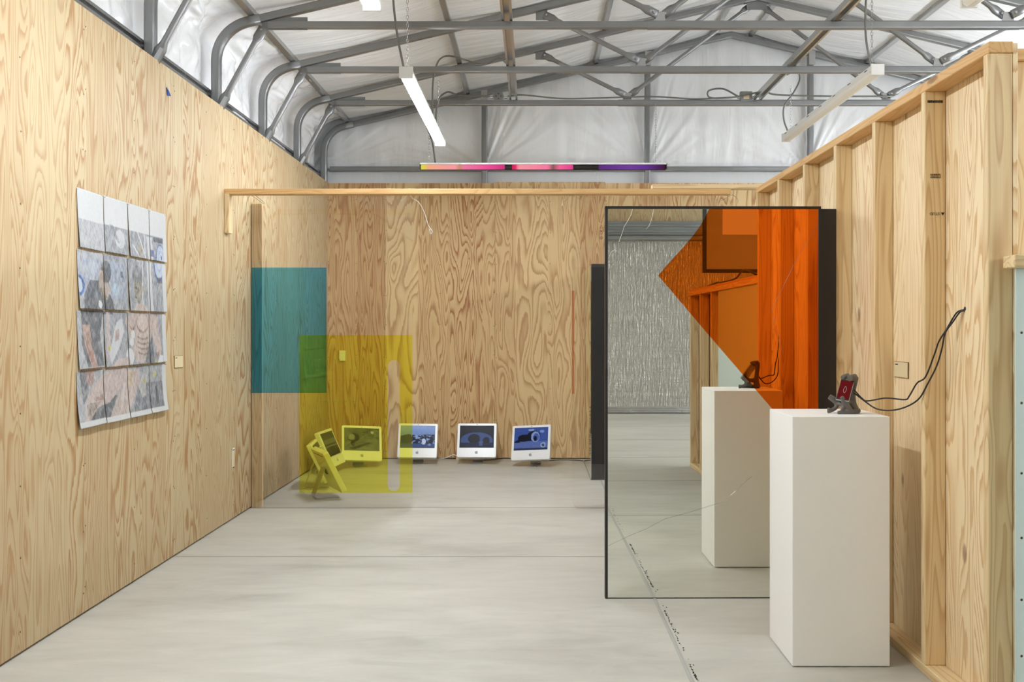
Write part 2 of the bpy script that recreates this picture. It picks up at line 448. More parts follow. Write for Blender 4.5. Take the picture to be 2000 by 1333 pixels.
# ---------------------------------------------------------------- steel building shell
XP, XRG = -2.36, 2.25
SL = 0.236
def zr(x): return 3.70 + SL*((x if x <= XRG else 2*XRG-x) - XP)
FR = [10.9-1.2375*i for i in range(14)]
PUR = [-2.10, -0.74, 0.71, 2.02, 2.48, 3.79, 5.24, 6.60]
ceiling = struct(empty('ceiling'))
def grid(name, fn, nu, nv, mat, parent, smooth=True):
    vs = [fn(i/nu, j/nv) for j in range(nv+1) for i in range(nu+1)]
    fs = [(j*(nu+1)+i, j*(nu+1)+i+1, (j+1)*(nu+1)+i+1, (j+1)*(nu+1)+i) for j in range(nv) for i in range(nu)]
    me = bpy.data.meshes.new(name); me.from_pydata(vs, [], fs)
    if smooth:
        for p in me.polygons: p.use_smooth = True
    return link(name, me, mat, parent)
def nz(x, y, z, s=1.0): return mnoise.noise(Vector((x*s, y*s, z*s)))
HATS = [-2.44] + PUR + [6.94]
for i in range(13):
    ya, yb = FR[i], FR[i+1]; fine = i < 6
    for a, b in zip(HATS[:-1], HATS[1:]):
        if abs(b-a) < 0.5 and a < 0: continue                     # the eave strip is its own crumpled sheet
        def fn(u, v, a=a, b=b, ya=ya, yb=yb):
            x = a+(b-a)*u; y = ya+(yb-ya)*v
            sag = -0.055*math.sin(PI*u)*(0.55+0.45*math.sin(PI*v))
            wr = (0.016*nz(x*.9+.5*nz(x, y, 7), y*6, 0) + 0.008*nz(x*1.6, y*17, 5))*math.sin(PI*u)**.5
            return (x, y, zr(x)+0.078+sag+wr)
        grid('insulation_sheet', fn, 24 if fine else 6, 44 if fine else 6, 'vinyl_roof', ceiling)
def hat(name, x, z, slope, y0, y1, parent, wd=0.075, h=0.045, flip=1):
    a = math.atan(slope); ca, sa = math.cos(a), math.sin(a)
    prof = [(-.5, 0), (-.30, 0), (-.22, -1), (.22, -1), (.30, 0), (.5, 0), (.5, .06), (.26, .06), (.18, -.92), (-.18, -.92), (-.26, .06), (-.5, .06)]
    poly = [(x + (px*wd)*ca - (pz*h*flip)*sa, z + (px*wd)*sa + (pz*h*flip)*ca) for px, pz in prof]
    return MB().prism(poly, y0, y1).build(name, 'steel_bright', parent)
for x in PUR:
    hat('purlin', x, zr(x)+0.080, SL if x < XRG else -SL, YF, 10.92, ceiling, wd=0.10)
# eave side: crumpled sheets between the posts
wall_eave = struct(empty('wall_eave'))
for i in range(13):
    ya, yb = FR[i], FR[i+1]; f = i < 6
    def fn(u, v, ya=ya, yb=yb):
        s = u*1.12
        if s < 0.52: x, z, nx, nzv = -2.47, 3.05+s, 1, 0
        else:
            k = (s-0.52)/0.60; ang = k*PI/2
            x = -2.47+0.38*(1-math.cos(ang))*1.0; z = 3.57+0.28*math.sin(ang); nx, nzv = math.cos(ang*0.9), -math.sin(ang*0.9)
        y = ya+(yb-ya)*v
        d = 0.055*math.sin(PI*v)*math.sin(PI*min(1, u*1.05)) + math.sin(PI*v)*(0.07*nz(s*3.2, y*1.7, 1)+0.075*abs(nz(s*4.5, y*2.6, 2))+0.03*abs(nz(s*9, y*6, 3))+.007*nz(s*24, y*10, 4))
        d = max(d, -0.03)
        xx = x+nx*d
        return (min(xx, -2.415) if z < 3.30 else xx, y, z+nzv*d)
    grid('insulation_sheet', fn, 56 if f else 6, 56 if f else 4, 'vinyl_crumple', wall_eave)
for z, h in ((3.215, .05), (3.075, .05)):
    poly = [(-2.445+px, z+pz) for px, pz in ((0, .04), (.045, .032), (.045, .012), (.02, .006), (.02, -.006), (.045, -.012), (.045, -.032), (0, -.04))]
    MB().prism(poly, YF, 10.92).build('girt', 'steel_bright', wall_eave)
MB().box(-2.34, XL-0.002, YF, YB, 3.085, 3.10).build('wall_cap', 'steel_dull', wall_eave)

# gable end wall
wall_gable = struct(empty('wall_gable'))
GC = [-2.56, -0.545, 1.305, 3.155, 5.0, 6.86]
for a, b in zip(GC[:-1], GC[1:]):
    for (zlo, zhi) in ((2.9, 3.28), (3.28, None)):
        def fn(u, v, a=a, b=b, zlo=zlo, zhi=zhi):
            x = a+(b-a)*u; top = max(zr(x), 3.7)+0.20 if zhi is None else zhi; z = zlo+(top-zlo)*v
            bl = 0.06*math.sin(PI*u)**.6*math.sin(PI*min(1, v*1.0))
            e = min(u, 1-u); ang = math.atan2(v*1.3+.02, e*1.8+.02); rr = math.hypot(v*1.3, e*1.8)
            rad = (0.030*nz(ang*11, rr*.8, a)+.018*nz(ang*27, rr*1.2, a+4))*max(0, 1-rr*.75)*min(1, rr*5) + 0.012*nz(u*16, v*1.5, a+9)*math.sin(PI*u)
            return (x, 11.02-bl-rad*(1 if zhi is None else .5), z)
        grid('insulation_sheet', fn, 110, 50 if zhi is None else 8, 'vinyl_wall', wall_gable)
for x in GC[1:-1]:
    MB().tube([(x, 10.93, 2.9), (x, 10.93, zr(x)-0.02)], 0.065, section=ROUNDED).build('column', 'steel', wall_gable)
    MB().box(x-.035, x+.035, 10.855, 10.862, zr(x)-0.13, zr(x)+0.03).build('column_bracket', 'steel_bright', wall_gable)
MB().tube([(-2.30, 10.95, 3.28), (6.9, 10.95, 3.28)], 0.055, section=ROUNDED).build('girt', 'steel', wall_gable)

def truss(i, label, full=True):
    Y = FR[i]; t = tag(empty('roof_truss', (0, Y, 0)), label, 'roof truss', 'steel roof trusses')
    # post with swept elbow
    R = 0.30; a = math.atan(SL); tl = R*math.tan((PI/2-a)/2); zc = 3.70
    cx, cz = XP+R, zc-tl; pts = [(XP, 0, 0.0), (XP, 0, cz)]
    for k in range(1, 11):
        th = PI - (PI/2-a)*k/10
        pts.append((cx+R*math.cos(th), 0, cz+R*math.sin(th)))
    ex = pts[-1][0]; pts.append((ex+0.10, 0, pts[-1][2]+0.10*SL))
    MB().tube(pts, 0.068, section=ROUNDED, up=(0, 1, 0)).build('post', 'steel', t, smooth=True)
    MB().tube([(ex+0.06, 0, zr(ex+0.06)), (XRG, 0, zr(XRG))], 0.060, section=ROUNDED).build('rafter', 'steel', t)
    MB().tube([(6.6, 0, zr(6.6)), (XRG, 0, zr(XRG))], 0.060, section=ROUNDED).build('rafter', 'steel', t)
    MB().tube([(XRG-.13, 0, zr(XRG-.13)), (XRG, 0, zr(XRG)), (XRG+.13, 0, zr(XRG+.13))], 0.068, section=ROUNDED).build('ridge_sleeve', 'steel', t)
    if not full: return t
    ZC = 3.73; XM = 2*XRG
    for xa, xb, sz, nm in ((-1.97, 0.90, .054, 'bottom_chord'), (0.86, XM-0.86, .060, 'bottom_chord'), (XM-0.90, XM+1.97, .054, 'bottom_chord')):
        MB().tube([(xa, 0, ZC), (xb, 0, ZC)], sz, section=ROUNDED).build(nm, 'steel', t)
    MB().box(-2.02, -1.68, -.004, .004, ZC-.035, ZC+.06).build('gusset_plate', 'steel_dull', t)
    def web(p, q, nm='web_tube', r=0.021):
        p, q = Vector(p), Vector(q); d = (q-p).normalized(); L = (q-p).length
        mb = MB(); sidev = Vector((0, 1, 0))
        pts = [p, p+d*0.085, p+d*0.13, q-d*0.13, q-d*0.085, q]
        n = d.cross(sidev).normalized(); vs = []; seg = 10
        wide = [1.5, 1.65, 1, 1, 1.65, 1.5]; flat = [0.45, 0.55, 1, 1, 0.55, 0.45]
        for pt, wi, fl in zip(pts, wide, flat):
            for k in range(seg):
                th = 2*PI*k/seg; vs.append(pt + n*(r*wi*math.cos(th)) + sidev*(r*fl*math.sin(th)))
        fs = [(i_*seg+k, i_*seg+(k+1) % seg, (i_+1)*seg+(k+1) % seg, (i_+1)*seg+k) for i_ in range(5) for k in range(seg)]
        fs += [tuple(range(seg-1, -1, -1)), tuple(5*seg+k for k in range(seg))]
        mb.add(vs, fs); w_ = mb.build(nm, 'steel', t, smooth=True)
        for e in (p+d*0.025, q-d*0.025):
            MB().cyl(e+Vector((0, -.022, 0)), e+Vector((0, .022, 0)), 0.011, seg=6).build('bolt', 'steel_bright', w_)
        return w_
    web((-2.325, -0.03, 3.11), (-2.00, -0.03, 3.705), 'knee_brace', 0.024)
    MB().tube([(-2.345, -.03, 3.09), (-2.325, -.03, 3.11), (-2.28, -.03, 3.19)], [.02, .035, .03], 8).build('brace_bracket', 'steel', t)
    hubs = (0.95, XM-0.95)
    for hx in hubs:
        MB().prism([(hx-.045, ZC+.02), (hx+.045, ZC+.02), (hx+.035, ZC+.10), (hx-.035, ZC+.10)], -.006, .006).build('gusset_plate', 'steel_bright', t)
    web((0.10, -.02, zr(0.10)-.07), (0.93, -.02, ZC+.075)); web((0.97, .02, ZC+.075), (XRG-.05, .02, zr(XRG)-.07))
    web((XM-0.10, -.02, zr(0.10)-.07), (XM-0.93, -.02, ZC+.075)); web((XM-0.97, .02, ZC+.075), (XRG+.05, .02, zr(XRG)-.07))
    for gx in (0.08, XM-0.08):
        MB().box(gx-.05, gx+.05, -.007, .007, zr(gx)-.11, zr(gx)).build('gusset_plate', 'steel', t)
    MB().box(XRG-.10, XRG+.10, -.007, .007, zr(XRG)-.12, zr(XRG)).build('gusset_plate', 'steel', t)
    return t
truss(0, 'galvanized end rafter frame flat against the white gable wall', False)
truss(1, 'galvanized roof truss next to the gable, carrying the junction boxes')
truss(2, 'galvanized roof truss second out from the white gable wall')
truss(3, 'galvanized roof truss whose chord crosses highest, above the lit strip')
truss(4, 'galvanized roof truss showing only its post and knee brace above plywood')

for x, lb, yl in ((-0.19, 'open galvanized strut channel resting on the chords beside the lit strip', 4.7),
              (2.26, 'open galvanized strut channel resting on the chords beside the unlit strip', 4.7)):
    prof = [(-.04, .045), (-.04, 0), (-.022, 0), (-.022, .032), (.022, .032), (.022, 0), (.04, 0), (.04, .045)]
    tag(MB().prism([(x+a, 3.761+b) for a, b in prof], yl, 9.70).build('strut_channel', 'steel_bright'), lb, 'channel', 'strut channels')

# far end wall behind the camera with a foil-lined roll-up door, and the far side wall
wall_front = struct(empty('wall_front'))
for a in np.arange(-2.4, 7.0, 1.22):
    sheet('plywood_sheet', 1.218, 1.6, 'ply_left', wall_front, (a+1.219, YF, 3.31), PI)
for a, b in ((-2.4, 0.55), (5.0, 7.1)):
    MB().box(a, b, YF-0.02, YF-0.002, 0, 3.31).build('plywood_sheet', 'ply_left', wall_front)
door = struct(empty('door_1', (0, YF, 0)))
MB().box(0.6, 4.95, -.03, 0.02, 0.10, 1.72).build('foil_panel', 'foil', door)
MB().box(0.6, 4.95, -.03, 0.03, 1.72, 3.0).build('foil_panel', 'foil', door)
for k in range(5): MB().box(0.5, 5.0, 0.0, 0.10+0.012*(k % 2), 3.06+k*.05, 3.06+k*.05+.047).build('header_slat', 'steel_dull', door)
MB().tube([(0.5, .10, 3.02), (5.0, .10, 3.02)], 0.055, 10).build('door_roller', 'steel', door)
for k in range(3): MB().box(0.55, 5.0, -.02, 0.03, 0.012+k*.036, 0.045+k*.036).build('bottom_bar', 'steel_bright', door)
wall_far = struct(MB().box(6.96, 7.0, YF, 11.0, 0, 3.8).build('wall_far_side', 'vinyl_wall'))

# projection screen hung behind the low wall (seen in the mirror)
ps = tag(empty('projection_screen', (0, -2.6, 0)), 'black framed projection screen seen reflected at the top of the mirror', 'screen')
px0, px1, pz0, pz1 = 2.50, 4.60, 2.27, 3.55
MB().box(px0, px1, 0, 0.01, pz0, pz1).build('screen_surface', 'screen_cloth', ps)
for a in ((px0-.05, px0, pz0-.05, pz1+.05), (px1, px1+.05, pz0-.05, pz1+.05), (px0, px1, pz0-.05, pz0), (px0, px1, pz1, pz1+.05)):
    MB().box(a[0], a[1], -.015, .025, a[2], a[3]).build('frame_bar', 'black', ps)
for x in (2.9, 4.2): MB().cyl((x, 0, pz1+.04), (x, 0, zr(x)), 0.006, seg=6).build('hanger_rod', 'steel', ps)
MB().box(2.72, 4.30, .0105, .012, 2.74, 3.5).build('glow_patch', emit('projection', (.9, .85, .85, 1), 0.75), ps)  # glowing patch stands in for a pinkish reflection on the upper screen

# ---------------------------------------------------------------- ceiling strip lights
def strip_light(x, y0, y1, z, on, label, tops, cords, wrap=False):
    t = tag(empty('strip_light', (x, (y0+y1)/2, z)), label, 'strip light', 'hanging strip lights')
    h = (y1-y0)/2
    MB().prism([(-.020, 0.045), (-.018, .062), (.018, .062), (.020, 0.045)] if wrap else [(-.046, .012), (-.036, .055), (.036, .055), (.046, .012)], -h, h).build('housing', 'white_metal', t, bevel=.003)
    lens = [(-.044, .012), (-.046, .004), (-.038, -.012), (-.020, -.022), (.020, -.022), (.038, -.012), (.046, .004), (.044, .012)]
    if wrap: lens = [(.048*math.cos(2*PI*k/12), .010+.036*math.sin(2*PI*k/12)) for k in range(12)]  # open tube lens shaped to throw fill light up at the roof
    MB().prism(lens, -h+.02, h-.02).build('diffuser', 'lamp_on' if on else 'lamp_off', t)
    for s in (-1, 1):
        MB().box(-.047, .047, s*h-.012, s*h+.012, -.022, .057).build('end_cap', 'white_metal', t, bevel=.004)
    for k in range(7):
        yy = -h+0.12+k*(2*h-.24)/6
        MB().box(-.0425, -.036, yy-.03, yy+.03, .035, .040).build('vent_slot', 'dark', t)
    for (yy, zt_) in tops: chain('chain', 0, yy-(y0+y1)/2, 0.05, zt_-z, t, 0, 0)
    for pth in cords:
        MB().tube(smooth_path([(a-x, b-(y0+y1)/2, c-z) for a, b, c in pth], 8), 0.008, 7).build('power_cord', 'grey_wire', t, smooth=True)
    return t
def ztop(x): return zr(x)+0.0
strip_light(-0.86, 6.55, 8.99, 3.19, True, 'glowing white strip light hanging beside the strut channel',
            ((6.62, ztop(-.86)), (8.80, 3.76)),
            [[(-.88, 6.60, 3.24), (-.93, 6.6, 3.5), (-.96, 6.62, 3.8), (-.93, 6.6, 4.05)],
             [(-.90, 8.86, 3.24), (-.92, 8.85, 3.5), (-.90, 8.84, 3.82), (-.78, 8.7, 3.93), (-.45, 8.5, 3.80), (-.3, 8.5, 3.85), (-.22, 8.5, 3.80)]])
strip_light(-0.86, 2.72, 5.16, 3.19, True, 'glowing strip light with only its far end in view at the top',
            ((2.8, ztop(-.86)), (5.0, ztop(-.86))), [])
strip_light(2.44, 6.81, 9.24, 3.28, False, 'unlit white strip light hanging above the stud wall',
            ((6.92, ztop(2.4)), (9.1, 3.76)),
            [[(2.42, 6.88, 3.33), (2.38, 6.88, 3.6), (2.40, 6.9, 4.1), (2.4, 6.9, 4.6)],
             [(2.43, 9.15, 3.33), (2.39, 9.15, 3.45), (2.39, 9.13, 3.58), (2.47, 9.1, 3.70), (2.50, 9.0, 3.80), (2.44, 8.9, 3.85), (2.34, 8.85, 3.80)]])
strip_light(2.44, 2.94, 5.38, 3.28, False, 'unlit strip light with only its end showing in the upper corner',
            ((3.1, ztop(2.4)), (5.2, ztop(2.4))), [])
for y in (-4.7,): strip_light(-0.86, y, y+2.44, 3.19, True, 'unseen lit strip light added behind the camera over the near floor' if y > -2 else 'unseen lit strip light added at the roll-up door end of the room', ((y+.2, ztop(-.86)), (y+2.2, ztop(-.86))), [])  # added out of view to light the room behind the camera
for y in (-4.2, -0.2, 3.6, 7.4):  # unseen lamps added to fill the roof and gable with light
    strip_light(5.2, y, y+2.44, 3.19, True, f'unseen strip light added as fill over the far aisle, {["at the door end","beside the low wall","beside the stud wall","by the gable"][[-4.2,-0.2,3.6,7.4].index(y)]}', ((y+.2, ztop(5.2)), (y+2.2, ztop(5.2))), [], True)

# coloured tube fixture hanging across the room
X0, X1, ZF, YFX = -1.115, 1.330, 3.075, 9.60
cf = tag(empty('coloured_tube_light', (0, YFX, ZF)), 'long hanging fixture with pink, black and purple printed tubes', 'light')
MB().prism([(X0, .024), (X0, .034), (X1, .034), (X1, .024)], -.045, .045).build('reflector_top', 'white_metal', cf)
MB().box(X0, X1, .035, .045, -.024, .024).build('back_rail', 'black', cf)
MB().box(X0, X1, -.047, -.042, .020, .036).build('front_lip', 'white_metal', cf)
for s in (X0, X1): MB().box(s-.006, s+.006, -.045, .045, -.024, .034).build('end_plate', 'black', cf)
def col_mesh(name, vs, fs, cols, mat, parent, smooth=False, loc=None, rot=None):
    me = bpy.data.meshes.new(name); me.from_pydata(vs, [], fs)
    ca = me.color_attributes.new('print', 'FLOAT_COLOR', 'POINT')
    arr = np.ones((len(vs), 4), np.float32); arr[:, :3] = cols; ca.data.foreach_set('color', arr.ravel())
    if smooth:
        for p in me.polygons: p.use_smooth = True
    return link(name, me, mat, parent, loc, rot)
L3 = lambda *c: np.array(srgb(*c)[:3])
def tube_seg(name, xa, xb, stops):
    n, seg = 40, 12; vs, fs, cs = [], [], []
    ps_ = [s_[0] for s_ in stops]; cc = np.array([L3(*s_[1]) for s_ in stops])
    for i in range(n+1):
        x = xa+(xb-xa)*i/n; px_ = 1040+x*1880/YFX
        c = np.array([np.interp(px_, ps_, cc[:, k]) for k in range(3)])
        for k in range(seg):
            a = 2*PI*k/seg; vs.append((x, -.015+.023*math.cos(a), -.003+.023*math.sin(a))); cs.append(c)
    fs = [(i*seg+k, i*seg+(k+1) % seg, (i+1)*seg+(k+1) % seg, (i+1)*seg+k) for i in range(n) for k in range(seg)]
    return col_mesh(name, vs, fs, np.array(cs), 'tubeprint', cf, True)
PX = lambda p: (p-1040)*YFX/1880
tube_seg('coloured_tube', PX(823), PX(986), [(823, (225, 215, 70)), (832, (225, 200, 90)), (836, (240, 170, 130)), (890, (245, 150, 160)), (898, (190, 140, 90)), (906, (235, 120, 160)), (950, (235, 80, 150)), (986, (200, 50, 120))])
tube_seg('coloured_tube', PX(1000), PX(1119), [(1000, (200, 30, 90)), (1008, (230, 40, 110)), (1013, (245, 150, 160)), (1070, (245, 120, 160)), (1080, (120, 90, 80)), (1092, (240, 100, 150)), (1119, (225, 60, 140))])
tube_seg('coloured_tube', PX(1169), PX(1298), [(1169, (90, 45, 125)), (1230, (110, 60, 150)), (1260, (95, 50, 140)), (1298, (60, 20, 50))])
for a, b in ((986, 1000), (1119, 1169)): MB().cyl((PX(a), -.015, -.003), (PX(b), -.015, -.003), .024, seg=12).build('lamp_holder', 'black', cf)
for x in (-1.03, 1.23): chain('chain', x, 0, .042, 3.71-ZF, cf)
MB().tube(smooth_path([(-.97, 0, .045), (-1.0, 0, .25), (-1.07, .02, .45), (-1.09, .05, .62)]), .008, 7).build('power_cord', 'grey_wire', cf, smooth=True)

# wiring on the chord next to the gable
Yc = FR[1]
for x, lb in ((-0.34, 'round grey junction box on the chord beside the strut channel'), (2.14, 'square grey junction box on the chord below the ridge')):
    jb = tag(empty('junction_box', (x, Yc-.035, 3.79)), lb, 'junction box', 'junction boxes')
    if x < 0:
        MB().cyl((0, 0, 0), (0, .04, 0), .055, seg=8).build('box_body', 'steel', jb)
        for k in range(4): MB().cyl((.025*math.cos(k*PI/2), -.002, .025*math.sin(k*PI/2)), (.025*math.cos(k*PI/2), .001, .025*math.sin(k*PI/2)), .007, seg=6).build('knockout', 'dark', jb)
    else:
        MB().box(-.06, .06, 0, .05, -.05, .05).build('box_body', 'steel', jb, bevel=.004)
        MB().box(-.028, .028, -.002, 0, -.028, .02).build('cover_label', 'card', jb)
    for s in (-1, 1): MB().cyl((s*.055, .02, -.01), (s*.085, .02, -.01), .013, seg=8).build('cable_clamp', 'steel_bright', jb)
cab = tag(MB().tube(smooth_path([(-.97, Yc-.03, 3.40), (-.95, Yc-.03, 3.72), (-.86, Yc-.03, 3.83), (-.72, Yc-.03, 3.80), (-.43, Yc-.03, 3.79)]), .009, 7).build('conduit', 'grey_wire', smooth=True),
    'grey flexible conduit looping up to the round junction box', 'conduit', 'flexible conduits')
cab = tag(MB().tube(smooth_path([(-.25, Yc-.03, 3.79), (-.1, Yc-.045, 3.80), (.3, Yc-.03, 3.768), (.7, Yc-.03, 3.775), (1.2, Yc-.04, 3.785), (1.6, Yc-.03, 3.765), (1.9, Yc-.03, 3.775), (2.05, Yc-.03, 3.785)]), .008, 7).build('conduit', 'grey_wire', smooth=True),
    'grey flexible conduit lying along the chord between both junction boxes', 'conduit', 'flexible conduits')
tag(MB().tube(smooth_path([(2.05, Yc-.04, 3.79), (1.9, Yc-.05, 3.86), (1.76, Yc-.05, 3.84), (1.78, Yc-.05, 3.77), (2.0, Yc-.05, 3.775), (2.3, Yc-.05, 3.83), (2.45, Yc-.05, 3.80), (3.0, Yc-.05, 3.785), (3.6, Yc-.05, 3.785)]), .009, 7).build('conduit', 'grey_wire', smooth=True),
    'grey flexible conduit looping past the square junction box toward the stud wall', 'conduit', 'flexible conduits')

# ---------------------------------------------------------------- timber rail and post
rail = tag(board('lumber_rail', 1.48+2.296, 0.089, 0.040, 'lumber_warm', None, ((1.48-2.296)/2, 7.215, 2.487), 'x_flat'),
    'long warm lumber rail spanning the room above the clear sheets', 'lumber')
rail.rotation_euler = (PI/2, 0.004, PI/2)
tag(board('lumber_board', 0.86, 0.089, 0.034, 'lumber', None, (1.325, 7.235, 2.528), 'x_flat'),
    'short pale lumber board lying on the rail and the stud wall', 'lumber')
bk = tag(board('lumber_block', 0.30, 0.034, 0.089, 'lumber', None, (XL+0.0175, 7.215, 2.327)), 'short upright lumber block on plywood under the end of the rail', 'lumber')
pst = tag(empty('lumber_post', (XL+0.045, 7.88, 0)), 'tall knotty lumber post on the plywood wall behind the blue film', 'post')
board('post_board', 2.485, 0.086, 0.04, 'lumber', pst, (0, 0, 1.2425))
for z in (2.44, 2.02, 0.26):
    for x in (-.025, .022): MB().cyl((x, -.0215, z), (x, -.0195, z), .005, seg=8).build('screw_head', 'screw_bright', pst)

# ---------------------------------------------------------------- hanging / standing clear sheets with coloured films
def rrect(x0, x1, z0, z1, r, n=6, corners=(1, 1, 1, 1)):
    out = []
    for (cx, cz, a0), on in zip(((x1-r, z1-r, 0), (x0+r, z1-r, PI/2), (x0+r, z0+r, PI), (x1-r, z0+r, 3*PI/2)), corners):
        if on: out += [(cx+r*math.cos(a0+k*PI/2/n), cz+r*math.sin(a0+k*PI/2/n)) for k in range(n+1)]
        else: out.append({0: (x1, z1), 1: (x0, z1), 2: (x0, z0), 3: (x1, z0)}[int(round(a0/(PI/2)))])
    return out
YA = 7.828
def clear_sheet(x0, x1, label):
    t = tag(empty('acrylic_sheet', ((x0+x1)/2, YA, 0)), label, 'sheet', 'clear acrylic sheets'); h = (x1-x0)/2
    o = MB().prism(rrect(-h, h, 0.002, 2.535, .07), -.003, .003).build('clear_panel', 'acrylic', t)
    o.data.materials.append(M['acrylic_edge'])
    for p in o.data.polygons:
        if abs(p.normal.y) < 0.5: p.material_index = 1
    return t, h
def film(name, x0, x1, z0, z1, mat, t, y, hole=None):
    mb = MB(); th = .0004
    if hole:
        outer = [(x0, z0), (x1, z0), (x1, z1), (x0, z1)]
        hx0, hx1, hz0, hz1 = hole; r = (hx1-hx0)/2; cx = (hx0+hx1)/2; n = 10
        top = [(cx+r*math.cos(PI*k/n), hz1-r+r*math.sin(PI*k/n)) for k in range(n+1)]      # right to left
        bot = [(cx-r*math.cos(PI*k/n), hz0+r-r*math.sin(PI*k/n)) for k in range(n+1)]      # left to right
        mb.prism([(x0, z0), (hx0, z0), (hx0, z1), (x0, z1)], y-th, y); mb.v.clear(); mb.f.clear()
        left = [(x0, z0), (x0, z1), (cx, z1)] + top[n//2:] + bot[:n//2+1] + [(cx, z0)]
        right = [(cx, z1), (x1, z1), (x1, z0), (cx, z0)] + bot[n//2:] + top[:n//2+1]
        for poly in (left, right):
            k = len(poly)
            mb.add([(a, y-th, b) for a, b in poly]+[(a, y, b) for a, b in poly], [tuple(range(k)), tuple(range(2*k-1, k-1, -1))])
    else: mb.prism([(x0, z0), (x1, z0), (x1, z1), (x0, z1)], y-th, y)
    return mb.build(name, mat, t)
sA = YA/1880
ax0, ax1 = -2.282, (806-1040)*sA
tA, hA = clear_sheet(ax0, ax1, 'clear acrylic sheet with blue and yellow rectangles of film')
cA = (ax0+ax1)/2
fx = lambda p: (p-1040)*sA-cA
fz = lambda p: CAM_H-(p-642)*sA
film('blue_film', fx(491.5), fx(638), fz(768), fz(523), 'blue_gel', tA, -.0035)
film('yellow_film', fx(585), fx(805), fz(963), fz(655), 'yellow_gel', tA, -.0045, (fx(757.5), fx(781), fz(959.5), fz(704)))
mb = MB(); random.seed(11)                       # faint printed lines on the yellow film
for row, spans in ((703, ((602, 606), (613, 626), (649, 656), (660, 664))), (723, ((618, 621), (628, 632), (647, 650), (684, 686), (692, 698))), (744, ((643, 646), (660, 670), (685, 698))), (764, ((647, 650), (661, 665), (669, 671))), (785, ((625, 640), (648, 658), (662, 678), (688, 697)))):
    for a, b in spans:
        x = fx(a)
        while x < fx(b):
            wl = random.uniform(.003, .008); hh = random.uniform(.004, .012)
            z0 = fz(row)-hh/2; mb.add([(x, -.0052, z0), (x+wl*.5, -.0052, z0), (x+wl, -.0052, z0+hh), (x+wl*.5, -.0052, z0+hh)], [(0, 1, 2, 3)])
            x += wl+random.uniform(.003, .008)
stuff(mb.build('printed_lines', 'green_ink', tA))
bx0, bx1 = (1117-1040)*sA, 1.62
tB, hB = clear_sheet(bx0, bx1, 'clear acrylic sheet half hidden behind the mirror, with a red edge strip')
cB = (bx0+bx1)/2; gx = lambda p: (p-1040)*sA-cB
film('red_film', gx(1117), gx(1121.5), fz(770), fz(568), 'red_gel', tB, -.0035)
mb = MB()                                         # printed symbols, read upward
mx = gx(1174)
def strokes(segs, cx, cz, s, wd=.0022, mb=mb):
    for (x0, z0, x1, z1) in segs:
        a = Vector((cx+x0*s, 0, cz+z0*s)); b = Vector((cx+x1*s, 0, cz+z1*s)); d = (b-a).normalized(); n = Vector((-d.z, 0, d.x))*wd/2
        mb.add([(*(a+n).xz, 0), (*(b+n).xz, 0), (*(b-n).xz, 0), (*(a-n).xz, 0)], [(0, 1, 2, 3)], Matrix(((1, 0, 0, 0), (0, 0, 0, -.0038), (0, 1, 0, 0), (0, 0, 0, 1))))
ring = [(math.cos(2*PI*k/12), math.sin(2*PI*k/12), math.cos(2*PI*(k+1)/12), math.sin(2*PI*(k+1)/12)) for k in range(12)]
strokes(ring+[(-1, 0, 1, 0), (0, -1, 0, 1)], mx, fz(465), .012)
strokes([(-.6, -.3, -.6, .3), (.6, -.3, .6, .3)], mx, fz(457.5), .010, .006)
strokes([(-1, -1, 1, 1), (-1, 1, 1, -1)], mx, fz(452), .010, .003)
strokes([(-1, -1, 1, -1), (1, -1, 0, 1), (0, 1, -1, -1)], mx, fz(443), .012)
strokes([(-.6, 0, 0, -.8), (0, -.8, .8, 1)], mx, fz(434), .010)
mk = mb.build('printed_symbols', 'ink', tB); stuff(mk)
mb2 = MB(); random.seed(5)
for xx, ya_, yb_ in ((1152.5, 796, 893), (1173, 794, 877)):
    p = ya_
    while p < yb_:
        if random.random() < .72:
            s = random.uniform(.004, .008); k = random.choice((0, 1, 2, 3))
            segs = [[(-1, -1, 1, 1), (-1, 1, 1, -1)], ring[::2], [(-1, 0, 1, 0), (0, -1, 0, 1), (-1, 1, 1, 1)], [(-1, -1, 1, -1), (1, -1, 0, 1), (0, 1, -1, -1)]][k]
            strokes(segs, gx(xx), fz(p), s, .0026, mb2)
        p += random.uniform(3.0, 5.0)
stuff(mb2.build('printed_column', 'ink', tB))

# tie wires at the corners of the sheets
def at(px, py, Y): return ((px-1040)*Y/1880, Y, CAM_H-(py-642)*Y/1880)
def wire(pix, Y, label, mat='steel_wire', r=.0016, g='tie wires'):
    pts = [at(a, b, Y+(k*0.004)) for k, (a, b) in enumerate(pix)]
    return tag(MB().tube(smooth_path(pts, 6), r, 5).build('tie_wire', mat, smooth=True), label, 'wire', g)
wire([(494, 378), (515, 395), (513, 397), (493, 383), (487, 384), (482, 395), (480.5, 415), (480.5, 432), (482, 440), (480, 438)], 7.235, 'thin dark tie wire looped above the lumber post')
wire([(783, 392), (790, 388), (798, 379.5), (806, 388), (818, 396), (828, 414), (837, 441), (844, 452), (841, 457), (839, 448)], 7.235, 'white looped cord dangling from the clear sheet with the films', 'white_string', .003)
wire([(1095, 412), (1099, 398), (1107, 390), (1116, 382), (1138, 392)], 7.235, 'thin tie wire at the corner of the half hidden clear sheet')
wire([(1408, 393), (1420, 386), (1430, 381), (1441, 390), (1440, 398)], 7.235, 'thin tie wire hanging by the end of the rail above the mirror')

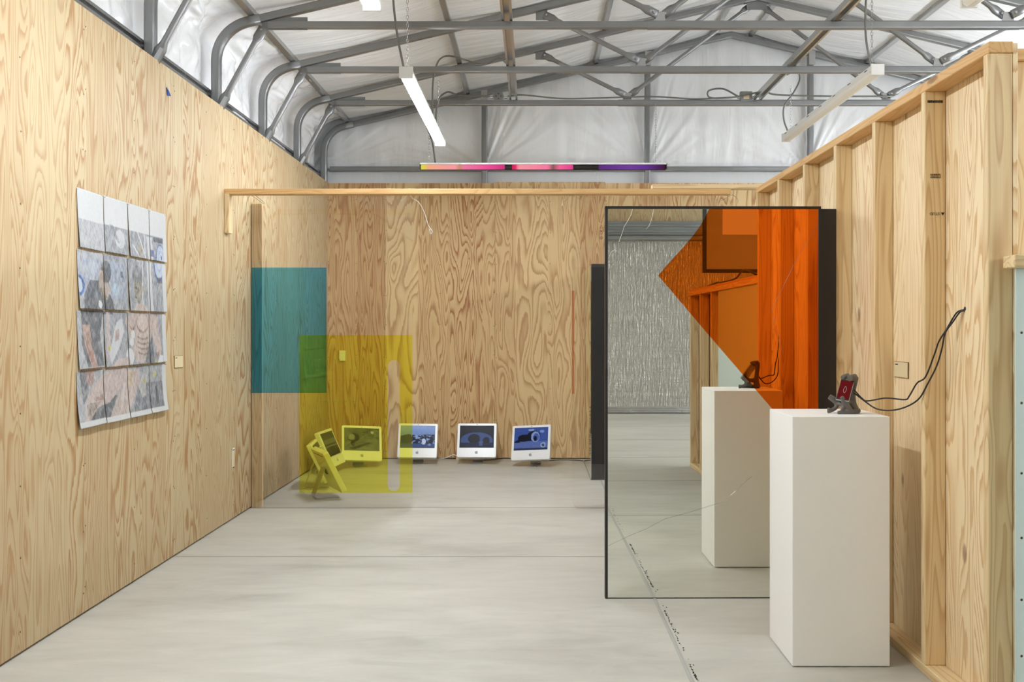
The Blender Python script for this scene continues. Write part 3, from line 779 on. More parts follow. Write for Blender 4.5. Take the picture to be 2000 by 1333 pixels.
# ---------------------------------------------------------------- big mirror
YM = 5.216
mir = tag(empty('mirror_panel', (0.402, YM, 0), 0.0090), 'tall black-edged mirror with orange film leaning into the stud wall', 'mirror')
MW, MH = 1.150, 2.118
MB().box(0.004, MW, 0, .006, 0.004, MH).build('mirror_glass', 'mirror', mir)
for nm, b in (('edge_strip', (-.008, 0.006, -.004, .045, 0, MH+.008)), ('edge_strip', (-.008, MW+.014, -.004, .045, MH-.004, MH+.010)), ('edge_strip', (MW, MW+.014, -.004, .045, 0, MH+.006))):
    MB().box(*b).build(nm, 'black', mir)
MB().box(0.0, MW, -.002, .045, 0, .005).build('edge_strip', 'dark', mir)
MB().box(0.0, MW+.10, .006, .045, .004, MH-.002).build('backing_board', 'black', mir)
sM = YM/1880
mxx = lambda p: (p-1040)*sM-0.402
mzz = lambda p: CAM_H-(p-642)*sM
poly = [(1386, 407), (1378, 424), (1368, 441), (1355, 459), (1340, 477), (1322, 497), (1302, 519), (1285.5, 538.5), (1310, 567), (1360, 626), (1420, 696), (1507, 797), (1552, 850), (1599, 906), (1599, 407)]
MB().prism([(min(mxx(a), MW-.002), min(mzz(b), MH)) for a, b in poly], -.0012, -.0004).build('orange_film', 'orange_gel', mir)
for pts in ([(1236, 407), (1232, 421), (1226, 432), (1219, 443), (1215, 456), (1209, 472)], [(1277, 407), (1273, 428), (1268, 441), (1262, 448)],
            [(1188, 506), (1194, 492), (1201, 488), (1205, 492)]):
    MB().tube([(mxx(a), -.0008, mzz(b)) for a, b in pts], .0009, 4).build('crack', 'white_string', mir)
for pts in ([(1188, 1067), (1225, 1049), (1262, 1034), (1300, 1014), (1345, 1002), (1400, 985), (1413, 981), (1425, 971), (1437, 960), (1452, 946), (1470, 931)],
            [(1597, 441), (1560, 500), (1515, 590), (1509, 602), (1513, 640), (1530, 690)]):
    MB().tube([(mxx(a), -.0014, mzz(b)) for a, b in pts], .0005, 4).build('crack', 'grey_wire', mir)
MB().cyl((mxx(1428), -.002, mzz(968)), (mxx(1437), -.002, mzz(960)), .0016, seg=5).build('crack', 'white_string', mir)

slab = tag(empty('mirror_slab', (0.569, 9.30, 0)), 'dark slab with a mirrored side standing near the back plywood wall', 'mirror')
MB().box(0, .165, 0, 1.22, 0, 2.09).build('slab_body', 'black', slab, bevel=.004)
MB().box(-.005, 0, .012, 1.21, .012, 2.08).build('mirror_side', 'mirror', slab)
MB().box(-.006, 0.0, 0, 1.22, 0, .012).build('bottom_strip', 'steel_dull', slab)

# ---------------------------------------------------------------- plinth and phone holder
pl = tag(empty('plinth', (1.334, 4.36, 0)), 'tall white painted plinth standing in front of the mirror', 'plinth')
MB().box(-.2105, .2105, -.20, .20, .004, 1.084).build('plinth_box', 'white_paint', pl, bevel=.003)
MB().box(-.19, .19, -.18, .18, 0, .006).build('plinth_base', 'dark', pl)

PHX, PHY, PHZ = 1.392, 4.30, 1.084
ph = tag(empty('phone_stand', (PHX, PHY, PHZ)), 'grey bone-like cast stand on the white plinth, holding a phone', 'stand')
mb = MB()
def limb(pts, rs): mb.tube(smooth_path(pts, 5), [np.interp(i/(len(pts)*5-5), np.linspace(0, 1, len(rs)), rs) for i in range(len(pts)*5-4)], 9)
limb([(.054, .02, .012), (.047, .03, .05), (.050, .035, .10), (.056, .03, .14), (.055, .02, .162)], [.022, .017, .014, .015, .017])
limb([(.060, .03, .165), (.040, .015, .160), (.026, .005, .158)], [.014, .015, .017])
limb([(.040, .05, .166), (.020, .05, .162), (.008, .045, .155)], [.014, .013, .014])
limb([(-.052, .05, .074), (-.035, .045, .062), (-.020, .04, .043), (-.028, .035, .022), (-.056, .03, .010), (-.066, .03, .009)], [.012, .014, .012, .009, .010, .009])
limb([(-.058, .03, .010), (-.060, .03, .024)], [.008, .007])
limb([(-.020, -.02, .078), (-.006, -.022, .056), (.012, -.02, .028), (.026, -.015, .010)], [.009, .015, .013, .012])
limb([(-.036, -.02, .007), (0, -.02, .008), (.03, -.015, .009), (.062, .0, .012)], [.008, .009, .012, .014])
limb([(.062, 0, .012), (.06, .03, .014), (.03, .045, .01)], [.014, .014, .01])
limb([(-.020, .04, .043), (-.006, .0, .035), (-.014, -.015, .014)], [.009, .008, .009])
limb([(-.006, .0, .035), (.01, -.01, .02), (.028, .0, .012)], [.007, .008, .009])
limb([(-.006, -.022, .056), (.02, .01, .05), (.047, .03, .05)], [.012, .012, .014])
limb([(-.035, .045, .062), (0, .045, .05), (.047, .03, .06)], [.011, .011, .013])
so = mb.build('stand_body', 'clay', ph, smooth=True)
md = so.modifiers.new('remesh', 'REMESH'); md.mode = 'VOXEL'; md.voxel_size = 0.0028; md.use_smooth_shade = True
sm = so.modifiers.new('smooth', 'SMOOTH'); sm.iterations = 4; sm.factor = 0.5
# phone: leaning back, turned to the side
Lv = Vector((.040, .055, .078)).normalized(); Wv = Vector((.037, -.020, -.006)); Wv = (Wv-Lv*Wv.dot(Lv)).normalized(); Nv = Wv.cross(Lv).normalized()
phone = tag(empty('phone', (PHX, PHY, PHZ)), 'phone with a dark red screen resting in the grey stand', 'phone')
cP = Vector((.004, .0, .106)); mat_ = Matrix((( *[Wv.x, Lv.x, Nv.x], cP.x), (Wv.y, Lv.y, Nv.y, cP.y), (Wv.z, Lv.z, Nv.z, cP.z), (0, 0, 0, 1)))
MB().box(-.029, .029, -.058, .058, -.008, 0, mat_).build('phone_body', 'alu', phone, bevel=.0025)
MB().box(-.0275, .0275, -.056, .056, .0002, .0012, mat_).build('phone_glass', 'black', phone)
MB().box(-.0255, .0255, -.050, .050, .0013, .0016, mat_).build('phone_screen', emit('phone_screen', srgb(112, 28, 30), 0.75), phone)
mb = MB()
for k in range(16):
    a, b = 2*PI*k/16, 2*PI*(k+1)/16
    f = lambda q: (.006*math.cos(q)*(1-.25*abs(math.sin(q))), .018*math.sin(q), .0019)
    mb.tube([mat_ @ Vector(f(a)), mat_ @ Vector(f(b))], .0005, 4)
mb.build('screen_outline', 'white_string', phone)
hole = (XR+Wd+.001, 3.885, 1.542)
for k, (pix, lb) in enumerate((([(1668, 762, 4.31), (1684, 779, 4.29), (1695, 783.5, 4.27), (1730, 778, 4.22), (1767, 781, 4.14), (1776, 774, 4.12), (1791, 749, 4.08), (1808, 736, 4.04), (1826, 690, 4.0), (1834, 667, 3.98), (1848, 645, 3.96), (1868, 612, 3.92), (1884, 605, 3.885)], 'upper black cable running from the phone to the plywood hole'),
                  ([(1668, 768, 4.31), (1690, 785, 4.28), (1712, 799, 4.24), (1740, 802, 4.19), (1770, 795, 4.14), (1795, 779, 4.09), (1812, 750, 4.04), (1830, 714, 4.0), (1840, 680, 3.97), (1846, 651, 3.96), (1862, 628, 3.93), (1875, 610, 3.90), (1885, 607, 3.885)], 'lower black cable sagging from the phone to the plywood hole'))):
    tag(MB().tube(smooth_path([at(a, b, Y) for a, b, Y in pix], 6), .0034, 7).build('phone_cable', 'black_wire', smooth=True), lb, 'cable', 'phone cables')
MB().cyl((XR+Wd-.0005, 3.885, 1.545), (XR+Wd+.0012, 3.885, 1.545), .008, seg=10).build('cable_hole', 'dark', wall_right)

# ---------------------------------------------------------------- label cards, switch, outlet cut-out, tape
def card(x, y, z, wd, ht, side, label):
    t = tag(empty('label_card', (x, y, z)), label, 'label', 'wall label cards')
    s = -side
    MB().box(min(0, s*.005), max(0, s*.005), -wd/2, wd/2, -ht/2, ht/2).build('card_board', 'card_edge', t)
    MB().box(min(s*.005, s*.0056), max(s*.005, s*.0056), -wd/2+.002, wd/2-.002, -ht/2+.002, ht/2-.002).build('card_face', 'card', t)
    mb = MB(); yy = (wd/2-.012)*(1 if side > 0 else -1); dirn = -1 if side > 0 else 1
    for k in range(6): 
        a = yy+dirn*k*.006; mb.box(min(s*.0056, s*.006), max(s*.0056, s*.006), min(a, a+dirn*.004), max(a, a+dirn*.004), ht/2-.016, ht/2-.011)
    stuff(mb.build('printed_text', 'ink', t)); return t
card(XR+Wd, 4.545, 1.27, .165, .075, 1, 'small laser-cut label card on the stud wall beside the plinth')
card(XL, 6.235, 1.25, .145, .078, -1, 'small laser-cut label card on plywood beside the drawing')
sw = tag(empty('thermostat', (-2.13, YB, 1.16)), 'small white rotary thermostat on the back wall behind the yellow film', 'thermostat')
MB().box(-.034, .034, -.03, 0, -.058, .058).build('thermostat_cover', 'white_plastic', sw, bevel=.004)
MB().cyl((0, -.03, -.028), (0, -.038, -.028), .021, seg=20).build('dial', 'white_metal', sw)
oc = tag(empty('outlet_box', (XL, 7.38, 0.47)), 'empty outlet cut-out low in the plywood beside the lumber post', 'outlet')
MB().box(0.0, .0012, -.032, .032, -.075, .075).build('cutout', 'dark', oc)
MB().box(.0008, .0022, -.034, -.022, -.075, .078).build('metal_edge', 'white_metal', oc)
MB().box(.0008, .0022, -.034, .034, .066, .078).build('metal_edge', 'white_metal', oc)
MB().box(.0010, .0020, -.020, .030, -.068, .06).build('inner_plate', 'card', oc)
tp = tag(MB().add([(XL+.002, 6.03, 2.98), (XL+.004, 6.07, 2.965), (XL+.012, 6.08, 2.935), (XL+.003, 6.045, 2.93), (XL+.010, 6.04, 2.955),
                   (XL+.001, 6.03, 2.978), (XL+.003, 6.07, 2.963), (XL+.011, 6.08, 2.933), (XL+.002, 6.045, 2.928), (XL+.009, 6.04, 2.953)],
                  [(0, 4, 3), (0, 1, 4), (1, 2, 4), (2, 3, 4), (5, 8, 9), (5, 9, 6), (6, 9, 7), (7, 9, 8)]).build('tape_scrap', 'blue_tape'), 'torn scrap of blue tape high on the pale plywood', 'tape')

# ---------------------------------------------------------------- drawing on sixteen sheets
def inpoly(U, V, poly):
    inside = np.zeros(U.shape, bool); n = len(poly); j = n-1
    for i in range(n):
        xi, yi = poly[i]; xj, yj = poly[j]
        c = ((yi > V) != (yj > V)) & (U < (xj-xi)*(V-yi)/((yj-yi) if yj != yi else 1e-9)+xi)
        inside ^= c; j = i
    return inside
rng = np.random.RandomState(4)
def vnoise(U, V, sx, sy, seed):
    g = np.random.RandomState(seed).rand(80, 80); x = (U*sx) % 79; y = (V*sy) % 79
    i, j = x.astype(int), y.astype(int); fx_, fy_ = x-i, y-j
    fx_ = fx_*fx_*(3-2*fx_); fy_ = fy_*fy_*(3-2*fy_)
    return (g[j, i]*(1-fx_)+g[j, i+1]*fx_)*(1-fy_)+(g[j+1, i]*(1-fx_)+g[j+1, i+1]*fx_)*fy_
def paint(U, V):
    """pencil drawing; U in columns 0..4, V in rows 0..4 from the top"""
    n1 = vnoise(U, V, 9, 14, 1); n2 = vnoise(U, V, 17, 4, 2); n3 = vnoise(U+V, U-V+9, 7, 3, 3)
    c = np.ones(U.shape+(3,))*np.array(L3(244, 244, 242))
    def put(mask, col, a=1.0, tex=0.0):
        k = (a*mask)[..., None]*(1-tex*n1[..., None]); c[:] = c*(1-k)+np.array(L3(*col))*k
    ell = lambda cu, cv, ru, rv: ((U-cu)/ru)**2+((V-cv)/rv)**2 < 1
    P = lambda *q: inpoly(U, V, q)
    put(V > .5, (196, 197, 200), .9, .3)
    put((V > .5) & (U > 1), (176, 178, 182), .75, .4)
    put((U < 1) & (V < 1) & (V > .5), (214, 214, 214), .8, .3)
    put(ell(1.62, .72, .22, .17), (235, 235, 235), .9); put(P((1.2, .5), (1.35, .5), (1.6, .8), (1.5, .8)), (150, 152, 158), .6)
    for q in ((2.35, .45, 2.75, 1.0), (2.1, .75, 2.5, 1.05), (2.75, .5, 2.6, 1.9)):
        d = np.abs((U-q[0])*(q[3]-q[1])-(V-q[1])*(q[2]-q[0]))/math.hypot(q[2]-q[0], q[3]-q[1]); put((d < .022) & (V > min(q[1], q[3])) & (V < max(q[1], q[3])), (244, 244, 244), .9)
    put(P((2.85, .55), (3.1, .55), (3.15, 2), (2.95, 2)), (240, 240, 240), .9)
    put(ell(2.45, .85, .10, .14), (205, 190, 170), .8)
    put((U > 3.2) & (V > .52) & (V < .63), (118, 122, 128), .95); put((U > 3.02) & (U < 3.17) & (V > .8) & (V < .93), (120, 130, 200), .9)
    put(ell(3.56, 1.02, .30, .36), (112, 120, 190), .95); put(ell(3.57, 1.0, .26, .32), (214, 226, 244), 1); put(ell(3.58, .98, .17, .2), (190, 208, 240), .8); put(ell(3.58, .98, .13, .16), (228, 236, 246), 1); put(ell(3.6, .92, .035, .05), (90, 95, 180), 1)
    put((V > 1.3) & (V < 1.42) & (U > 3.4), (95, 96, 110), .7)
    # blue washes and the standing figure
    put((U < 1.9) & (V > 1.1) & (V < 1.8), (186, 204, 232), .6*1.0, .9); put(ell(0, 1.6, .22, .18), (90, 130, 210), .9); put(ell(0, 1.6, .14, .13), (225, 235, 246), 1)
    put((U > 1.68) & (U < 1.8) & (V > 1.28) & (V < 1.4), (120, 122, 126), .9)
    put(ell(1.45, 1.62, .14, .12), (205, 225, 240), .8)
    put(P((.14, 2.0), (.18, 1.75), (.42, 1.5), (.78, 1.48), (1.0, 1.75), (1.2, 1.72), (1.32, 1.9), (1.36, 2.05), (.14, 2.05)), (104, 105, 108), .95, .35)
    put(P((.80, 1.28), (1.0, 1.3), (1.16, 1.52), (1.2, 1.66), (1.08, 1.82), (.92, 1.78), (.78, 1.6)), (214, 192, 172), .95, .2); put(P((.82, 1.62), (.98, 1.6), (1.08, 1.8), (.92, 1.8)), (150, 140, 118), .7)
    put(ell(1.08, 1.32, .20, .20) & ~((U < .98) & (V > 1.3)), (98, 98, 100), .95, .3); put(ell(.80, 1.9, .08, .07), (246, 246, 244), 1)
    # seated figure: head
    put(ell(2.42, 1.32, .24, .20), (150, 151, 153), .9, .5); put(P((2.22, 1.42), (2.55, 1.4), (2.62, 1.55), (2.56, 1.78), (2.42, 1.86), (2.28, 1.8), (2.24, 1.6)), (176, 166, 146), .95, .25)
    put(ell(2.33, 1.56, .06, .025), (96, 90, 84), .9); put(ell(2.28, 1.74, .05, .02), (120, 90, 84), .8); put(ell(2.66, 1.58, .05, .07), (190, 175, 155), .9)
    put(P((2.05, 2.02), (2.3, 1.86), (2.55, 1.84), (2.95, 1.98), (3.05, 2.02)), (226, 206, 194), .95)
    # row three: arm and shirt
    put(P((.16, 2), (1.0, 2), (.84, 2.42), (.98, 2.98), (.3, 2.98), (.14, 2.6)), (108, 109, 112), .95, .4)
    put(P((.18, 2.25), (.46, 2.25), (.5, 2.6), (.74, 3.05), (.5, 3.05), (.24, 2.6)), (222, 186, 168), .95, .25); put(P((.3, 2.6), (.46, 2.7), (.56, 2.9), (.44, 2.9)), (190, 132, 112), .6)
    put(P((1.1, 2.0), (1.25, 2.0), (1.2, 2.8), (1.05, 2.9)), (232, 214, 206), .8)
    put(P((1.5, 2.2), (1.75, 2.1), (1.85, 2.35), (1.6, 2.65), (1.2, 2.95), (1.15, 2.75)), (236, 236, 238), .95); put(P((1.45, 2.35), (1.62, 2.3), (1.6, 2.5), (1.42, 2.55)), (206, 170, 152), .8)
    put(P((1.9, 2.1), (2.4, 2.0), (3.05, 2.0), (3.06, 2.4), (2.96, 2.75), (2.66, 2.98), (2.3, 2.95), (2.15, 2.7), (2.0, 2.4)), (226, 206, 194), .97, .12)
    put(ell(2.68, 2.2, .26, .17), (236, 218, 206), 1); put(ell(2.68, 2.2, .29, .20) & ~ell(2.68, 2.18, .26, .17), (186, 152, 134), .7); put(ell(2.2, 2.2, .17, .14) & ~ell(2.2, 2.17, .15, .12), (170, 140, 124), .7)
    for k in range(4): put((np.abs(V-(2.46+.1*k)-.05*np.sin((U-2.4)*5)) < .018) & (U > 2.4) & (U < 2.95), (160, 138, 116), .7)
    put(P((2.75, 2.98), (2.95, 2.6), (3.15, 2.45), (3.2, 3.0)), (110, 112, 116), .85, .4)
    put(P((3.02, 2.02), (3.5, 2.05), (3.56, 2.4), (3.66, 2.8), (3.42, 2.88), (3.18, 2.5), (3.04, 2.3)), (228, 206, 194), .97, .15); put(ell(3.4, 2.82, .08, .05), (190, 140, 124), .7); put(P((3.35, 3.0), (3.55, 2.84), (3.75, 2.86), (3.72, 3.02)), (246, 246, 246), 1)
    for q in ((2.05, 2.84, .17, .16), (2.22, 2.42, .09, .08), (2.15, 2.56, .1, .08)): put(ell(*q), (244, 244, 244), .95)
    # legs
    put(P((.1, 3.0), (.34, 3.0), (.45, 3.35), (.2, 3.6)), (126, 128, 132), .8, .4); put(P((.3, 3.0), (.6, 3.0), (.66, 3.2), (.5, 3.3), (.36, 3.22)), (206, 170, 156), .9, .2)
    put(P((.4, 3.6), (1.0, 3.55), (1.6, 3.5), (1.2, 3.95), (.3, 3.95)), (100, 102, 104), .95, .5)
    put(P((.28, 3.55), (.5, 3.35), (1.0, 3.08), (1.5, 2.86), (2.0, 2.84), (2.15, 3.1), (1.75, 3.35), (1.2, 3.62), (.7, 3.7), (.35, 3.9), (.2, 3.9)), (232, 212, 203), .97, .12)
    put(P((.7, 3.5), (1.0, 3.45), (1.0, 3.56), (.66, 3.56)), (196, 150, 134), .6); put(P((.3, 3.6), (.9, 3.58), (.55, 3.75), (.35, 3.9)), (168, 158, 142), .6)
    put(P((1.05, 4), (1.45, 3.6), (1.75, 3.25), (2.1, 3.05), (2.5, 3.05), (2.55, 3.3), (2.2, 3.65), (1.95, 3.92), (1.6, 4)), (230, 210, 200), .97, .12); put(P((1.65, 3.6), (1.85, 3.3), (1.95, 3.3), (1.75, 3.7)), (242, 232, 226), .9); put(P((2.02, 3.1), (2.3, 3.1), (2.15, 3.4), (2.02, 3.4)), (226, 200, 160), .7)
    put((U > 2.2) & (V > 3.35) & (V < 3.92) & (U < 3.75) & P((2.6, 3.3), (3.75, 3.1), (3.75, 3.95), (2.0, 3.95)), (142, 144, 150), .85, .5)
    put(P((2.45, 3.35), (2.75, 3.15), (2.9, 3.2), (2.8, 3.6), (2.6, 3.65)), (220, 214, 206), .95, .3); put(P((3.3, 3.45), (3.42, 3.45), (3.45, 3.8), (3.3, 3.85)), (104, 106, 112), .8)
    for cu, cv in ((2.78, 3.3), (3.36, 3.18), (3.24, 3.22), (3.3, 2.97), (1.18, 2.66)): put(ell(cu, cv, .05, .035), (226, 214, 60), .9)
    put((U > 3.77) | (V > 3.9) | (U < .02), (244, 244, 242), 1)
    hs = (vnoise(U*3+V, V*3, 30, 9, 8)-.5)*.16*(c.mean(-1) < .8); c += hs[..., None]
    st = vnoise(U*.8+V*.6, V*.8-U*.6, 34, 7, 11)*.5+vnoise(U*.9-V*.5, V*.9+U*.5, 46, 11, 12)*.5-.5
    dk = np.clip((.88-c.mean(-1))*2.2, 0, 1); c = c*(1+(st*1.1*dk)[..., None]) - (.05*dk*(st < -.05))[..., None]
    c = c*.60+.05
    return np.clip(c, .03, .93)
dr = tag(empty('drawing', (XL, 4.84, 0)), 'large pencil and coloured pencil drawing of two people on pinned paper sheets', 'drawing')
cols = [0, .305, .61, .915, 1.18]; rows = [2.176, 1.866, 1.556, 1.246, .947]
for r in range(4):
    for q in range(4):
        nu, nv = 48, 52; wd = cols[q+1]-cols[q]-.006; ht = rows[r]-rows[r+1]-.010
        u, v = np.meshgrid(np.linspace(0, 1, nu+1), np.linspace(0, 1, nv+1))
        lo = 1-(.08*((r*3+q*2) % 3)/2)
        colr = paint(q+u, r+v).reshape(-1, 3)
        shr = (.020 if q in (0, 2) and r < 2 else .014 if q < 2 and r == 2 else .004)
        yy = cols[q]+.0015+wd*(u + shr/wd*(1-u)*v); zz = rows[r]-ht*v-.003*u*(1 if r < 2 else -1)*(q == 0)
        bulge = .0035+.010*v**2*(1 if r < 3 else .8)+.004*np.sin(PI*u)*v+(.012*v**3 if r == 3 else 0)
        vs = np.stack([bulge, yy, zz], -1).reshape(-1, 3).tolist()
        fs = [(j*(nu+1)+i, j*(nu+1)+i+1, (j+1)*(nu+1)+i+1, (j+1)*(nu+1)+i) for j in range(nv) for i in range(nu)]
        o = col_mesh('paper_sheet', vs, fs, colr, 'paper', dr, True)
        sd = o.modifiers.new('thick', 'SOLIDIFY'); sd.thickness = .0006; sd.offset = 0
        for yy_ in (cols[q]+.012, cols[q]+wd-.01): MB().cyl((.0, yy_, rows[r]-.006), (.009, yy_, rows[r]-.006), .0022, seg=6).build('push_pin', 'screw_bright', o)

# ---------------------------------------------------------------- seven computers on the floor
def screen_art(k):
    def f(U, V):
        n = vnoise(U, V, 9, 9, 20+k); n2 = vnoise(U, V, 26, 22, 40+k)
        B = np.zeros(U.shape+(3,))
        def put(m, col, a=1.0): kk = (np.clip(m.astype(float), 0, 1)*a)[..., None]; B[:] = B*(1-kk)+np.array(L3(*col))*kk
        ell = lambda cu, cv, ru, rv: ((U-cu)/ru)**2+((V-cv)/rv)**2 < 1
        if k == 4:      # pale sky, crowd of silhouettes and lit figures
            for ch, (a, b) in enumerate(((150, 40), (178, 62), (235, 120))): B[..., ch] = L3(a, a, a)[0]*(1-V)+L3(b, b, b)[0]*V
            put((V > .36+.10*n) & (V < .82), (16, 20, 38), .95); put((V > .8), (62, 80, 130), .9)
            put((n2 > .66) & (V > .42) & (V < .8) & (U > .3), (150, 175, 230), .9); put(ell(.68, .72, .06, .14), (200, 215, 245), 1); put(ell(.85, .86, .04, .05), (140, 160, 210), .8)
        elif k == 5:    # night scene, two dark mounds
            B[:] = L3(14, 16, 26); put(ell(.5, .68, .48, .38), (62, 84, 140), .9); put(ell(.42, .6, .18, .22), (10, 12, 22), 1); put(ell(.78, .68, .10, .16), (10, 12, 22), 1)
            put(V > .78, (26, 32, 54), .95); put((U > .57) & (U < .68) & (V > .74) & (V < .92), (80, 100, 150), .8); put((V < .3) & (U > .6), (12, 13, 22), 1)
        elif k == 6:    # blue scene with a disc and machinery
            B[:] = L3(58, 84, 160); put(V > .62, (92, 112, 172), .9); put((V < .66) & (V > .5+.25*n) & (U < .5), (12, 14, 28), .95); put(ell(.3, .46, .2, .16), (12, 14, 28), 1); put(ell(.58, .38, .2, .24), (14, 16, 32), 1)
            put(ell(.63, .42, .13, .24), (140, 165, 220), .95); put(ell(.65, .44, .09, .18), (70, 96, 170), 1); put(ell(.63, .5, .05, .12), (10, 12, 24), 1); put(ell(.5, .1, .09, .05), (150, 175, 225), .8); put(ell(.83, .18, .07, .06), (150, 175, 225), .7); put(ell(.87, .8, .08, .12), (160, 185, 230), .8); put(ell(.87, .8, .04, .07), (30, 40, 80), .9)
            put(V > .93, (14, 18, 34), .8)
        elif k == 3:    # grey scene, ball and ramp
            B[:] = L3(105, 110, 104); B *= (.55+.7*n[..., None]); put((n2 > .6) & (U > .5) & (V < .5), (60, 64, 62), .8); put(ell(.26, .42, .17, .2), (40, 42, 42), 1); put(ell(.2, .4, .1, .14), (140, 144, 140), .9); put(ell(.24, .68, .06, .14), (30, 32, 32), 1)
            put(inpoly(U, V, ((.1, .92), (.72, .62), (.75, .68), (.3, .96))), (40, 42, 42), 1); put(ell(.8, .18, .05, .06), (190, 194, 188), .9)
        else:           # dark banded picture
            B[:] = L3(54, 58, 60); put((V > .28) & (V < .5), (96, 100, 100), .9); put((V > .55) & (V < .62), (110, 114, 112), .8); put(V > .75, (28, 30, 34), .9); put(ell(.5, .7, .2, .1), (20, 22, 26), 1)
        return np.clip(B*(.9+.2*n2[..., None]), .002, 1)
    return f
def computer(k, x, y, yaw, label, tilt=26, roll=0):
    t = tag(empty('computer', (x, y, 0), math.radians(yaw)), label, 'computer', 'white all-in-one computers on the floor')
    a = math.radians(tilt)
    B = Matrix.Translation((0, -.100, .080)) @ Matrix.Rotation(math.radians(roll), 4, 'Y') @ Matrix.Rotation(-a, 4, 'X')
    W, H, T = .426, .384, .048
    mb = MB(); mb.prism(rrect(-W/2, W/2, 0, H, .018, 4), 0, T)
    body = mb.build('body', 'white_plastic', t, bevel=0); body.matrix_local = B
    bv = body.modifiers.new('bevel', 'BEVEL'); bv.width = .006; bv.segments = 3; bv.limit_method = 'ANGLE'; bv.angle_limit = math.radians(50)
    sx, sz0, sz1 = .183, .110, .354; nu, nv = 60, 44
    u, v = np.meshgrid(np.linspace(0, 1, nu+1), np.linspace(0, 1, nv+1))
    vs = np.stack([-sx+2*sx*u, np.full(u.shape, -.0012), sz1-(sz1-sz0)*v], -1).reshape(-1, 3).tolist()
    fs = [(j*(nu+1)+i, (j+1)*(nu+1)+i, (j+1)*(nu+1)+i+1, j*(nu+1)+i+1) for j in range(nv) for i in range(nu)]
    MB().box(-sx-.003, sx+.003, -.0008, .002, sz0-.003, sz1+.003).build('screen_bezel', 'black', body)
    col_mesh('screen', vs, fs, screen_art(k)(u, v).reshape(-1, 3), 'screen', body)
    MB().cyl((0, -.0012, .369), (0, .001, .369), .0045, seg=8).build('camera_dot', 'black', body)
    ap = [(0.0, .35), (.25, .47), (.55, .40), (.72, .18), (.55, .0), (.55, -.2), (.75, -.42), (.5, -.85), (.25, -.95), (0, -.85), (-.25, -.95), (-.55, -.75), (-.78, -.2), (-.72, .25), (-.45, .46), (-.2, .44)]
    s = .021; mb = MB().prism([(a_*s, .058+b_*s) for a_, b_ in ap], -.0009, .001); mb.prism([(.02*s, .058+.55*s), (.1*s, .058+.85*s), (.38*s, .058+1.0*s), (.3*s, .058+.7*s)], -.0009, .001)
    mb.build('logo', 'logo_grey', body)
    if k < 2:
        MB().box(-.15, .15, T-.001, T+.0006, .345, .352).build('vent_slot', 'dark', body)
        text('lettering', 'iMac', .05, 'alu', body, (.09, T+.0004, .24), (PI/2, 0, PI))
        MB().box(-.03, .03, T-.002, T+.012, .165, .21).build('hinge', 'dark', body)
    # bent aluminium foot
    pth = [(0, -.075, .004), (0, .10, .004), (0, .125, .008), (0, .138, .022), (0, .136, .04), (0, .052, .262)]
    sec = [(-.06, -.003), (.06, -.003), (.06, .003), (-.06, .003)]
    st = MB().tube(pth, 1.0, section=[(p, q) for p, q in sec], up=(0, 0, 1)).build('stand', 'alu', t)
    rgt = [(.026*math.cos(2*PI*q/16), .026*math.sin(2*PI*q/16)) for q in range(17)]
    d = (Vector(pth[5])-Vector(pth[4])).normalized(); cen = Vector(pth[4])+d*.075
    MB().tube([cen+Vector((1, 0, 0))*p+d*q for p, q in rgt], .003, 5, False).build('cable_hole', 'white_plastic', st)
    return t
computer(0, -1.765, 8.36, 117, 'white all-in-one computer nearest the camera, turned with its back showing')
computer(1, -1.955, 8.90, 96, 'white all-in-one computer seen nearly edge-on by the plywood wall')
computer(2, -2.06, 9.80, 84, 'white all-in-one computer half hidden in the corner with a dark striped screen', 24)
computer(3, -1.82, 10.18, 20, 'white all-in-one computer with a grey ball picture behind the yellow film', 24, 4)
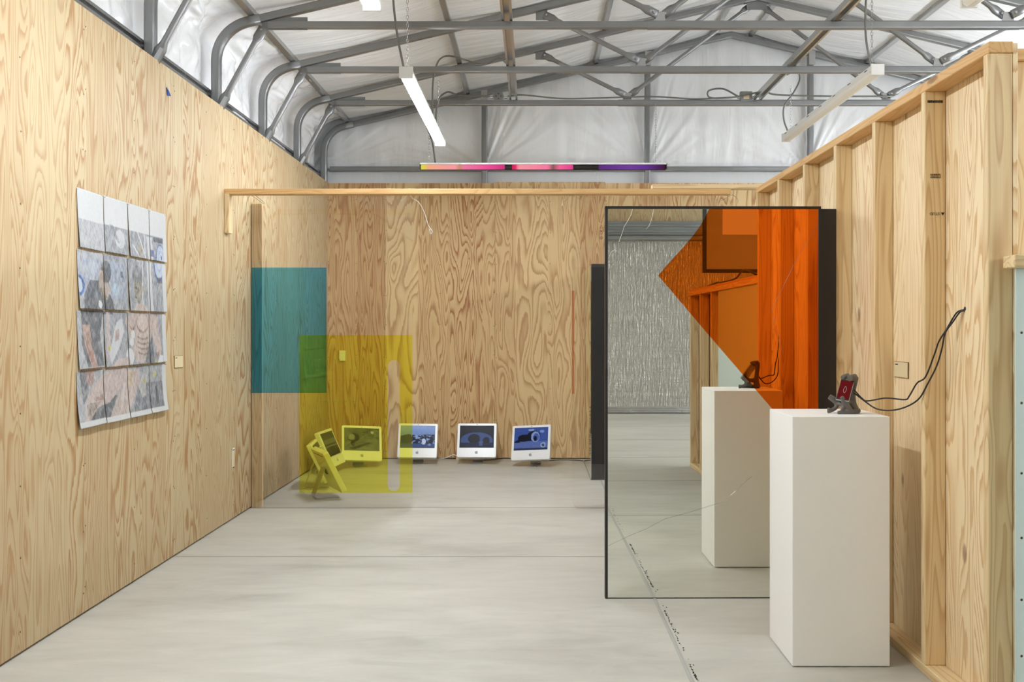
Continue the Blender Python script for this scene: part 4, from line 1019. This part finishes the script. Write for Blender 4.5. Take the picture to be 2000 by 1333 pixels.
computer(4, -1.245, 10.42, 3, 'white all-in-one computer with a blue crowd picture, partly behind yellow film', 24, 1)
computer(5, -0.603, 10.44, -1, 'white all-in-one computer showing two dark mounds at night', 24)
computer(6, 0.0, 10.24, -15, 'white all-in-one computer with a blue picture of a bright disc', 24, -4)
# power leads along the wall
def cable(pts, label, mat, r=.0045): return tag(MB().tube(smooth_path(pts, 6), r, 6).build('power_cable', mat, smooth=True), label, 'cable', 'power cables on the floor')
cable([(-.55, 10.66, .006), (-.42, 10.70, .006), (-.30, 10.66, .03), (-.12, 10.69, .006), (.12, 10.62, .006), (.3, 10.68, .006), (.48, 10.66, .006), (.56, 10.6, .006)], 'black power cable trailing along the foot of the back wall', 'black_wire')
cable([(-1.28, 10.62, .006), (-1.1, 10.72, .006), (-.98, 10.72, .02), (-.88, 10.74, .055), (-.80, 10.72, .02), (-.72, 10.7, .006)], 'white power cable arching between the crowd and mound computers', 'white_plastic')
cable([(-1.95, 8.90, .20), (-2.03, 9.0, .12), (-2.0, 9.05, .006), (-2.1, 8.8, .006), (-2.05, 8.6, .006), (-1.95, 8.45, .006), (-1.84, 8.40, .10)], 'pale cable looping between the two turned computers', 'white_plastic', .0035)
cable([(-2.02, 8.96, .30), (-1.985, 9.04, .36), (-1.97, 9.1, .30), (-2.02, 9.1, .12), (-2.08, 9.15, .006), (-2.15, 9.3, .006)], 'coiled pale cable behind the edge-on computer', 'white_plastic', .0035)
MB_ps = tag(empty('power_strip', (-.66, 10.73, 0)), 'beige power strip on the floor behind the mound computer', 'power strip')
MB().box(-.19, .12, -.025, .025, 0, .038).build('strip_body', 'card', MB_ps, bevel=.004)
for k in range(4): MB().box(-.15+k*.06, -.12+k*.06, -.012, .012, .037, .0395).build('socket', 'dark', MB_ps)
cable([(1.80, 1.0, ZLo+.03), (1.82, 1.35, ZLo+.05), (1.79, 1.7, ZLo+.035), (1.82, 2.1, ZLo+.05), (1.80, 2.5, ZLo+.10), (1.83, 2.8, ZLo+.04)], 'dark tangled cable lying on top of the low framed wall', 'black_wire', .008)
